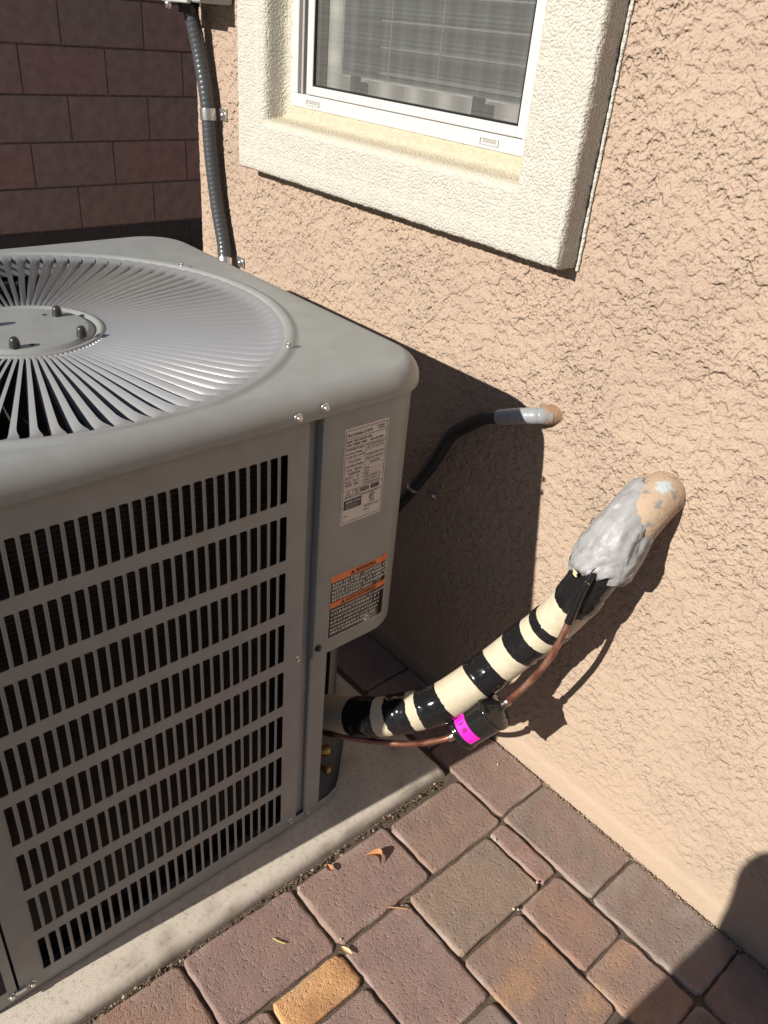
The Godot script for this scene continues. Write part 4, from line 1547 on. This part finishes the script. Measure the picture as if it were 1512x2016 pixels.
func copper_line() -> void:
	var t := thing("liquid_line", "thin copper pipe with a black canister drier running beside the insulated pipe", "copper pipe", Vector3(0.144, 0.27, 0.2125))
	var da := Vector3(0.1173, 0.2254, 0.235)
	var db := Vector3(0.1713, 0.3159, 0.19)
	var ax := (db - da).normalized()
	var a := curve([Vector3(-0.14, 0.128, 0.41), Vector3(-0.1029, 0.1437, 0.40), Vector3(-0.0659, 0.1579, 0.39), Vector3(-0.0124, 0.1692, 0.355), Vector3(0.0389, 0.1816, 0.32), Vector3(0.0739, 0.1912, 0.285), Vector3(0.0987, 0.2036, 0.256), da - ax * 0.012, da + ax * 0.005], 70)
	var tb := MB.new()
	tb.tube(a, 0.0062, 14)
	put("lower_tube", tb, M.copper, t)
	var b := curve([db - ax * 0.005, db + ax * 0.012, Vector3(0.1862, 0.345, 0.180), Vector3(0.2062, 0.3906, 0.170), Vector3(0.2241, 0.4414, 0.163), Vector3(0.2359, 0.491, 0.157), Vector3(0.2422, 0.5389, 0.152), Vector3(0.2465, 0.5797, 0.1495), Vector3(0.2521, 0.6253, 0.147), Vector3(0.256, 0.67, 0.13)], 90)
	var tc := MB.new()
	tc.tube(b, 0.0062, 14)
	put("upper_tube", tc, M.copper, t)
	# black tape sleeve where the tube dives into the sealant
	var sl := PackedVector3Array()
	for k in range(60, 90):
		sl.append(b[k])
	var ts := MB.new()
	ts.tube(sl, func(q, an): return 0.0076 if q < 0.35 else 0.0069, 14)
	put("tube_tape", ts, mat(0.012, 0.012, 0.013, 0.2), t)
	# brazed collars
	for q in [[da - ax * 0.016, 1.0], [db + ax * 0.016, 1.0]]:
		var c := MB.new()
		c.lathe(q[0] - ax * 0.009, ax, [Vector2(0, 0.0062), Vector2(0.002, 0.0076), Vector2(0.008, 0.0078), Vector2(0.010, 0.0088), Vector2(0.013, 0.0078), Vector2(0.018, 0.0064)], 14)
		put("brazed_joint", c, mat(0.6, 0.5, 0.45, 0.3, 1.0) if not M.has("braze") else M.braze, t)
		M.braze = mat(0.6, 0.5, 0.45, 0.3, 1.0)
	# drier body
	var L := (db - da).length()
	var d := MB.new()
	var R := 0.039
	d.lathe(da, ax, [Vector2(-0.004, 0.0), Vector2(-0.004, 0.0085), Vector2(0.002, 0.0105), Vector2(0.004, 0.018), Vector2(0.0075, 0.028), Vector2(0.012, 0.0345), Vector2(0.0145, R + 0.0012), Vector2(0.0175, R + 0.0016), Vector2(0.0205, R + 0.0008), Vector2(0.0225, R - 0.0008), Vector2(0.026, R - 0.001), Vector2(L - 0.026, R - 0.001), Vector2(L - 0.0225, R - 0.0008), Vector2(L - 0.0205, R + 0.0008), Vector2(L - 0.0175, R + 0.0016), Vector2(L - 0.0145, R + 0.0012), Vector2(L - 0.012, 0.0335), Vector2(L - 0.0105, 0.0285), Vector2(L - 0.009, 0.0255), Vector2(L - 0.005, 0.02), Vector2(L - 0.002, 0.0125), Vector2(L + 0.003, 0.0095), Vector2(L + 0.006, 0.008), Vector2(L + 0.006, 0.0)], 40)
	var dm := mat(0.012, 0.012, 0.012, 0.14)
	dm.clearcoat_enabled = true
	dm.clearcoat = 0.3
	dm.clearcoat_roughness = 0.08
	var body := put("filter_drier", d, dm, t)
	# bright pink sticker bent round the can, on the side that faces up and out
	var cam_dir := Vector3(0.65, 1.13, 0.92).normalized()
	var s0 := (cam_dir - ax * cam_dir.dot(ax)).normalized()
	var s1 := ax.cross(s0)
	var rr := R - 0.0007
	var wrap := func(x: float, y: float, off: float) -> Vector3:
		var an := x / rr
		return da + ax * y + (s0 * cos(an) + s1 * sin(an)) * (rr + off)
	var rows := []
	for y in [0.029, 0.054]:
		var row := PackedVector3Array()
		for s in 25:
			row.append(wrap.call(lerpf(-0.050, 0.036, s / 24.0), y, 0.0003))
		rows.append(row)
	var lb := MB.new()
	lb.grid(rows, false, true)
	var pink := put("pink_sticker", lb, mat(0.85, 0.02, 0.5, 0.4), body)
	pink.set_meta("label", "bright pink sticker round the black drier")
	var tx := MB.new()
	var pl := func(x: float, y: float) -> Vector3: return wrap.call(-0.012 + x, 0.034 + y, 0.0008)
	for q in [[0.0, 0.003], [0.0115, 0.0025], [0.016, 0.0025]]:
		tx.quad(pl.call(q[0], 0.003), pl.call(q[0] + q[1], 0.003), pl.call(q[0] + q[1], 0.014), pl.call(q[0], 0.014), s0)
	for k in 3:
		tx.quad(pl.call(0.012, 0.003 + k * 0.0047), pl.call(0.018, 0.003 + k * 0.0047), pl.call(0.018, 0.0046 + k * 0.0047), pl.call(0.012, 0.0046 + k * 0.0047), s0)
	for k in 5:
		for j in 4:
			if (k + j) % 2 == 0 or k == j:
				tx.quad(pl.call(-0.019 + k * 0.003, 0.002 + j * 0.0035), pl.call(-0.0168 + k * 0.003, 0.002 + j * 0.0035), pl.call(-0.0168 + k * 0.003, 0.0045 + j * 0.0035), pl.call(-0.019 + k * 0.003, 0.0045 + j * 0.0035), s0)
	put("sticker_print", tx, mat(0.12, 0.0, 0.06, 0.5), body)


# ---------------------------------------------------------------- electrical conduits
func conduits() -> void:
	# corrugated conduit down the far corner of the wall
	var t := thing("ribbed_conduit", "dark grey ribbed conduit hanging down the wall at the house corner", "conduit", Vector3(-1.11, 0.9, 0.03))
	var p := curve([Vector3(-1.165, 1.385, 0.045), Vector3(-1.158, 1.34, 0.036), Vector3(-1.148, 1.285, 0.03), Vector3(-1.124, 1.19, 0.028), Vector3(-1.113, 1.077, 0.028), Vector3(-1.094, 0.96, 0.026), Vector3(-1.062, 0.852, 0.027), Vector3(-1.03, 0.78, 0.05), Vector3(-0.99, 0.70, 0.10)], 420)
	var b := MB.new()
	b.tube(p, func(q, a): return 0.0168 + 0.0009 * pow(absf(sin(q * 205.0 + a * 0.5)), 0.6), 20)
	put("hose", b, mat(0.06, 0.065, 0.071, 0.3), t)
	for q in [[0.315, 0.0], [0.795, 0.0]]:
		var k := int(q[0] * 419)
		var tg := (p[k + 2] - p[k - 2]).normalized()
		var c := MB.new()
		c.lathe(p[k] - tg * 0.013, tg, [Vector2(0, 0.0185), Vector2(0.0006, 0.0198), Vector2(0.026, 0.0198), Vector2(0.0266, 0.0185)], 24)
		var sd := tg.cross(Vector3.BACK).normalized()
		if sd.x < 0:
			sd = -sd
		var e := p[k] + sd * 0.017
		e.z = 0.006
		c.box(e + Vector3(-0.004, -0.013, -0.004), e + Vector3(0.028, 0.013, 0.0), 0.001)
		c.lathe(e + Vector3(0.016, 0, 0), Vector3.BACK, [Vector2(0, 0.008), Vector2(0.003, 0.0075), Vector2(0.0065, 0.004), Vector2(0.007, 0)], 12)
		put("strap", c, M.zinc, t)
	# disconnect box at the top edge
	var d := thing("disconnect_box", "grey electrical disconnect box above the ribbed conduit", "electrical box", Vector3(-1.115, 1.39, 0.0))
	var bx := MB.new()
	bx.box(Vector3(-1.19, 1.392, 0.002), Vector3(-1.042, 1.70, 0.088), 0.003)
	put("case", bx, mat(0.33, 0.345, 0.34, 0.45), d)
	var lid := MB.new()
	lid.box(Vector3(-1.194, 1.389, 0.0882), Vector3(-1.075, 1.704, 0.1), 0.002)
	put("lid", lid, mat(0.42, 0.44, 0.43, 0.4), d)
	var hb := MB.new()
	hb.lathe(Vector3(-1.164, 1.3918, 0.046), Vector3.DOWN, [Vector2(0, 0.0), Vector2(0, 0.026), Vector2(0.008, 0.026), Vector2(0.009, 0.023), Vector2(0.022, 0.023), Vector2(0.023, 0.0)], 10)
	put("conduit_fitting", hb, M.blackrubber, d)
	var pl := MB.new()
	pl.lathe(Vector3(-1.165, 1.3886, 0.095), Vector3(0, -1, 0.2), [Vector2(0, 0), Vector2(0, 0.009), Vector2(0.006, 0.009), Vector2(0.008, 0.0065), Vector2(0.013, 0.006), Vector2(0.014, 0)], 12)
	put("lid_screw", pl, M.zinc, d)
	# smooth black whip from the wall stub to the unit
	var w := thing("black_conduit", "smooth black conduit bending from the wall stub towards the air conditioner", "conduit", Vector3(-0.1, 0.75, 0.03))
	var q2 := curve([Vector3(-0.062, 0.784, 0.042), Vector3(-0.10, 0.766, 0.036), Vector3(-0.142, 0.733, 0.03), Vector3(-0.19, 0.686, 0.028), Vector3(-0.225, 0.617, 0.027), Vector3(-0.262, 0.55, 0.028), Vector3(-0.31, 0.465, 0.035), Vector3(-0.36, 0.38, 0.06), Vector3(-0.40, 0.32, 0.12), Vector3(-0.42, 0.30, 0.30)], 120)
	var hb2 := MB.new()
	hb2.tube(q2, 0.0137, 18)
	put("hose", hb2, mat(0.026, 0.029, 0.036, 0.4), w)
	var kk := 52
	var tg2 := (q2[kk + 2] - q2[kk - 2]).normalized()
	var c2 := MB.new()
	c2.lathe(q2[kk] - tg2 * 0.004, tg2, [Vector2(0, 0.0144), Vector2(0.0005, 0.0156), Vector2(0.008, 0.0156), Vector2(0.0085, 0.0144)], 20)
	var e2 := q2[kk] + Vector3(0.018, -0.012, 0)
	e2.z = 0.004
	c2.box(e2 + Vector3(0.0, -0.006, -0.003), e2 + Vector3(0.03, 0.006, 0.001), 0.0008)
	c2.lathe(e2 + Vector3(0.02, 0, 0), Vector3.BACK, [Vector2(0, 0.006), Vector2(0.004, 0.005), Vector2(0.006, 0)], 10)
	put("strap", c2, M.zinc, w)
	# grey ribbed sleeve and painted wall bushing
	var g := curve([Vector3(-0.0655, 0.782, 0.0425), Vector3(-0.035, 0.796, 0.040), Vector3(-0.006, 0.807, 0.034), Vector3(0.012, 0.812, 0.024), Vector3(0.024, 0.814, 0.008)], 160)
	var gs := MB.new()
	gs.tube(g, func(t2, a): return 0.0142 + 0.0010 * pow(absf(sin(t2 * 24.0)), 0.5), 22)
	put("grey_sleeve", gs, mat(0.27, 0.29, 0.31, 0.3), w)
	var bu := MB.new()
	bu.lathe(Vector3(0.0145, 0.8125, 0.0185), Vector3(0.45, 0.08, -0.89), [Vector2(0, 0.0145), Vector2(0.0005, 0.0172), Vector2(0.008, 0.0178), Vector2(0.018, 0.0182), Vector2(0.04, 0.0182)], 24)
	var bm := mat(0.31, 0.195, 0.115, 0.8)
	triplanar(bm, 6.0, null, htex(0.1, 66, 3, 256), 0.15)
	put("wall_bushing", bu, bm, w)


# ---------------------------------------------------------------- small things on the ground
func debris() -> void:
	var r := RandomNumberGenerator.new()
	r.seed = 99
	# litter packed into the joint along the pad, and sand along the foot of the wall
	var chip := MB.new()
	chip.tri(Vector3(-1, 0, -0.6), Vector3(1, 0.2, -0.4), Vector3(0.3, 0.5, 0.7), Vector3.UP)
	chip.tri(Vector3(-1, 0, -0.6), Vector3(0.3, 0.5, 0.7), Vector3(-0.8, 0.1, 0.5), Vector3.UP)
	chip.tri(Vector3(-1, 0, -0.6), Vector3(-0.8, 0.1, 0.5), Vector3(-0.1, -0.4, 0), Vector3(-1, 0, 0))
	chip.tri(Vector3(1, 0.2, -0.4), Vector3(0.3, 0.5, 0.7), Vector3(-0.1, -0.4, 0), Vector3(1, 0, 0))
	chip.tri(Vector3(-1, 0, -0.6), Vector3(1, 0.2, -0.4), Vector3(-0.1, -0.4, 0), Vector3(0, 0, -1))
	chip.tri(Vector3(0.3, 0.5, 0.7), Vector3(-0.8, 0.1, 0.5), Vector3(-0.1, -0.4, 0), Vector3(0, 0, 1))
	var cm := chip.mesh()
	var mm := mat(1, 1, 1, 0.9, 0.0, true)
	var mk := func(called: String, n: int, where: Callable, sz: Vector2, pal: Array):
		var m := MultiMesh.new()
		m.transform_format = MultiMesh.TRANSFORM_3D
		m.use_colors = true
		m.mesh = cm
		m.instance_count = n
		for k in n:
			var s := r.randf_range(sz.x, sz.y)
			var bs := Basis.from_euler(Vector3(r.randf_range(-0.9, 0.9), r.randf() * TAU, r.randf_range(-0.9, 0.9))).scaled(Vector3(s, s * 0.7, s))
			m.set_instance_transform(k, Transform3D(bs, where.call()))
			var c: Array = pal[r.randi() % pal.size()]
			m.set_instance_color(k, Color(c[0], c[1], c[2]))
		var o := MultiMeshInstance3D.new()
		o.name = numbered(called)
		o.multimesh = m
		o.material_override = mm
		o.set_meta("kind", "stuff")
		add_child(o)
		return o
	var browns := [[0.16, 0.11, 0.07], [0.1, 0.07, 0.05], [0.2, 0.13, 0.08], [0.13, 0.085, 0.055], [0.06, 0.045, 0.035], [0.36, 0.3, 0.22]]
	var f := noise(7.0, 98, 2)
	var o1 = mk.call("joint_litter", 900, func():
		var z := r.randf_range(0.19, 1.2)
		var dens := 0.5 + f.get_noise_1d(z * 6.0)
		return Vector3(0.0615 + r.randfn(0.0, 0.0035) + 0.004 * dens, -0.005 + r.randf() * 0.006 * dens, z), Vector2(0.0010, 0.0034), browns)
	tag(o1, "strip of dry dirt and leaf litter in the joint along the pad", "litter")
	var sands := [[0.3, 0.24, 0.17], [0.36, 0.28, 0.2], [0.22, 0.17, 0.12], [0.42, 0.34, 0.25]]
	var o2 = mk.call("wall_foot_sand", 1600, func(): return Vector3(r.randf_range(0.0, 1.0), -0.003 + r.randf() * 0.004, 0.009 + absf(r.randfn(0.0, 0.004))), Vector2(0.0008, 0.0024), sands)
	tag(o2, "line of loose sand along the foot of the stucco wall", "sand")
	var o3 = mk.call("paver_grit", 500, func(): return Vector3(r.randf_range(0.07, 0.9), 0.0012, r.randf_range(0.02, 1.0)), Vector2(0.0005, 0.0013), sands + browns)
	tag(o3, "fine grit scattered over the pavers", "grit")
	# curled brown leaf
	var lr := []
	for k in 9:
		var u := k / 8.0
		var row := PackedVector3Array()
		var wdt := 0.0085 * sin(PI * pow(u, 0.8)) + 0.0004
		for s in 5:
			var q := s / 2.0 - 1.0
			var bendz := 0.018 * sin(u * 2.6)
			row.append(Vector3(0.104 + u * 0.034 + q * wdt * 0.3, 0.0035 + 0.010 * q * q * sin(PI * u) + 0.006 * u * (1 - u) * 2.0, 0.437 - bendz + q * wdt))
		lr.append(row)
	var lb := MB.new()
	lb.grid(lr, false)
	var leafm := mat(0.42, 0.19, 0.075, 0.7)
	tag(put("dry_leaf", lb, leafm), "curled dry brown leaf lying on the paver nearest the pad corner", "leaf")
	var l2 := MB.new()
	var l2r := []
	for k in 6:
		var u := k / 5.0
		var row := PackedVector3Array()
		for s in 4:
			var q := s / 1.5 - 1.0
			row.append(Vector3(0.078 + u * 0.016, 0.006 + 0.004 * q * q, 0.512 + q * 0.0065 * sin(PI * (u * 0.9 + 0.05))))
		l2r.append(row)
	l2.grid(l2r, false)
	tag(put("dry_leaf", l2, mat(0.45, 0.2, 0.09, 0.7)), "small rust coloured leaf lodged in the joint beside the concrete pad", "leaf")
	# twig, petal, straw, pebbles
	var tw := MB.new()
	tw.tube(PackedVector3Array([Vector3(0.213, 0.003, 0.472), Vector3(0.226, 0.0045, 0.459), Vector3(0.237, 0.003, 0.446)]), 0.0012, 6)
	tag(put("twig", tw, mat(0.5, 0.28, 0.13, 0.8)), "short tan twig lying across a paver joint", "twig")
	var sw := MB.new()
	sw.tube(PackedVector3Array([Vector3(0.131, 0.003, 0.672), Vector3(0.142, 0.004, 0.668), Vector3(0.152, 0.003, 0.661)]), 0.001, 6)
	tag(put("straw", sw, mat(0.6, 0.52, 0.12, 0.7)), "tiny yellow straw on a red brown paver beside the unit", "straw")
	var pe := MB.new()
	var per := []
	for k in 6:
		var u := k / 5.0
		var row := PackedVector3Array()
		for s in 5:
			var q := s / 2.0 - 1.0
			row.append(Vector3(0.219 + u * 0.022, 0.005 + 0.002 * q * q, 0.588 + q * 0.0055 * sin(PI * (0.1 + u * 0.85)) - u * 0.006))
		per.append(row)
	pe.grid(per, false)
	tag(put("petal", pe, mat(0.62, 0.5, 0.27, 0.6)), "pale yellow petal at the corner of the orange paver", "petal")
	var pebs := [[0.238, 0.204, 0.0038, "white pebble in the joint beside the narrow sliver of paver"], [0.360, 0.287, 0.004, "white pebble at the corner below the brown red paver"], [0.366, 0.281, 0.003, "smaller white pebble touching the one below the brown red paver"], [0.352, 0.209, 0.0036, "cream pebble at the right corner of the greenish paver"], [0.108, 0.055, 0.003, "white pebble on the shaded paver under the black drier"], [0.206, 0.578, 0.003, "white pebble in the joint left of the petal"]]
	for q in pebs:
		var pb := MB.new()
		var s: float = q[2] * 0.8
		var nn := noise(2.0, 5 + int(q[0] * 1000), 2)
		var prow := []
		for k in 7:
			var row := PackedVector3Array()
			for j in 10:
				var th := PI * k / 6.0
				var ph := TAU * j / 10.0
				var dir := Vector3(sin(th) * cos(ph), cos(th) * 0.75, sin(th) * sin(ph))
				row.append(Vector3(q[0], s * 0.6, q[1]) + dir * s * (1.0 + 0.25 * nn.get_noise_3dv(dir)))
			prow.append(row)
		pb.grid(prow, true)
		tag(put("pebble", pb, mat(0.48, 0.44, 0.38, 0.8)), q[3], "pebble", "pebbles lying in the paver joints")


# ---------------------------------------------------------------- the photographer, whose shadow reaches the wall
func photographer() -> void:
	var o := Vector3(0.70, 0, 1.52)
	# joints: a, b, radius a, radius b
	var caps := [
		[Vector3(0, 1.66, 0.02), Vector3(0, 1.58, 0.0), 0.098, 0.085],
		[Vector3(0, 1.54, 0.03), Vector3(0, 1.44, 0.03), 0.06, 0.07],
		[Vector3(-0.13, 1.39, 0.03), Vector3(0.13, 1.39, 0.03), 0.085, 0.085],
		[Vector3(0, 1.36, 0.03), Vector3(0, 1.0, 0.03), 0.155, 0.135],
		[Vector3(-0.07, 0.94, 0.03), Vector3(0.07, 0.94, 0.03), 0.125, 0.125],
		[Vector3(-0.105, 0.92, 0.03), Vector3(-0.12, 0.5, 0.0), 0.095, 0.066],
		[Vector3(-0.12, 0.5, 0.0), Vector3(-0.13, 0.09, 0.04), 0.064, 0.045],
		[Vector3(0.105, 0.92, 0.03), Vector3(0.12, 0.5, 0.0), 0.095, 0.066],
		[Vector3(0.12, 0.5, 0.0), Vector3(0.13, 0.09, 0.04), 0.064, 0.045],
		[Vector3(-0.13, 0.05, 0.05), Vector3(-0.14, 0.04, -0.13), 0.05, 0.04],
		[Vector3(0.13, 0.05, 0.05), Vector3(0.14, 0.04, -0.13), 0.05, 0.04],
		[Vector3(-0.15, 1.37, 0.03), Vector3(-0.125, 1.14, -0.06), 0.052, 0.043],
		[Vector3(-0.125, 1.14, -0.06), Vector3(0.0, 1.29, -0.22), 0.042, 0.03],
		[Vector3(0.18, 1.37, 0.03), Vector3(0.20, 1.14, -0.06), 0.055, 0.043],
		[Vector3(0.20, 1.14, -0.06), Vector3(0.13, 1.30, -0.24), 0.042, 0.03],
		[Vector3(0.0, 1.29, -0.22), Vector3(0.03, 1.35, -0.27), 0.032, 0.028],
		[Vector3(0.13, 1.30, -0.24), Vector3(0.11, 1.36, -0.28), 0.032, 0.028],
	]
	var cell := 0.022
	var lo := Vector3(-0.34, -0.02, -0.36)
	var nx := 32
	var ny := 84
	var nz := 26
	var fld := PackedFloat32Array()
	fld.resize(nx * ny * nz)
	fld.fill(0.2)
	for c in caps:
		var a: Vector3 = c[0]
		var b: Vector3 = c[1]
		var rm := maxf(c[2], c[3]) + 0.08
		var mn := ((a.min(b) - Vector3.ONE * rm - lo) / cell).floor()
		var mx := ((a.max(b) + Vector3.ONE * rm - lo) / cell).ceil()
		var ab := b - a
		var l2 := ab.length_squared()
		for iz in range(maxi(int(mn.z), 0), mini(int(mx.z) + 1, nz)):
			for iy in range(maxi(int(mn.y), 0), mini(int(mx.y) + 1, ny)):
				for ix in range(maxi(int(mn.x), 0), mini(int(mx.x) + 1, nx)):
					var p := lo + Vector3(ix, iy, iz) * cell
					var t := clampf((p - a).dot(ab) / l2, 0, 1)
					var d: float = p.distance_to(a + ab * t) - lerpf(c[2], c[3], t)
					var at := (iz * ny + iy) * nx + ix
					var k := 0.035
					var h := clampf(0.5 + 0.5 * (fld[at] - d) / k, 0, 1)
					fld[at] = lerpf(fld[at], d, h) - k * h * (1 - h)
	var mb := MB.new()
	var idx := {}
	var nrm := PackedVector3Array()
	for iz in nz - 1:
		for iy in ny - 1:
			for ix in nx - 1:
				var sum := Vector3.ZERO
				var cnt := 0
				var f := []
				for q in 8:
					f.append(fld[((iz + (q >> 2)) * ny + iy + ((q >> 1) & 1)) * nx + ix + (q & 1)])
				for e in [[0, 1], [2, 3], [4, 5], [6, 7], [0, 2], [1, 3], [4, 6], [5, 7], [0, 4], [1, 5], [2, 6], [3, 7]]:
					var fa: float = f[e[0]]
					var fb: float = f[e[1]]
					if (fa < 0.0) != (fb < 0.0):
						var t := fa / (fa - fb)
						var pa := Vector3(e[0] & 1, (e[0] >> 1) & 1, e[0] >> 2)
						var pb := Vector3(e[1] & 1, (e[1] >> 1) & 1, e[1] >> 2)
						sum += pa.lerp(pb, t)
						cnt += 1
				if cnt:
					idx[(iz * ny + iy) * nx + ix] = mb.v.size()
					mb.v.append(o + lo + (Vector3(ix, iy, iz) + sum / cnt) * cell)
					mb.uv.append(Vector2.ZERO)
					var y := (iy + 0.5) * cell + lo.y
					mb.c.append(Color(0.05, 0.06, 0.09) if y < 0.93 and y > 0.1 else (Color(0.03, 0.03, 0.03) if y <= 0.1 else (Color(0.16, 0.17, 0.18) if y < 1.46 else Color(0.4, 0.24, 0.17))))
					var g := Vector3(f[1] - f[0] + f[7] - f[6], f[2] - f[0] + f[7] - f[5], f[4] - f[0] + f[7] - f[3])
					mb.n.append(g.normalized())
	for iz in range(1, nz - 1):
		for iy in range(1, ny - 1):
			for ix in range(1, nx - 1):
				var at := (iz * ny + iy) * nx + ix
				for ax in 3:
					var st: int = [1, nx, nx * ny][ax]
					var s1: int = [nx, nx * ny, 1][ax]
					var s2: int = [nx * ny, 1, nx][ax]
					var fa := fld[at]
					var fb := fld[at + st]
					if (fa < 0.0) != (fb < 0.0):
						var q := [at, at - s1, at - s1 - s2, at - s2]
						if not (idx.has(q[0]) and idx.has(q[1]) and idx.has(q[2]) and idx.has(q[3])):
							continue
						var v0: int = idx[q[0]]
						var v1: int = idx[q[1]]
						var v2: int = idx[q[2]]
						var v3: int = idx[q[3]]
						if fa < 0.0:
							mb.i.append_array([v0, v2, v1, v0, v3, v2])
						else:
							mb.i.append_array([v0, v1, v2, v0, v2, v3])
	var pm := mat(1, 1, 1, 0.85, 0.0, true)
	tag(put("person", mb, pm), "person standing outside the picture whose shadow falls across the lower right pavers", "person")
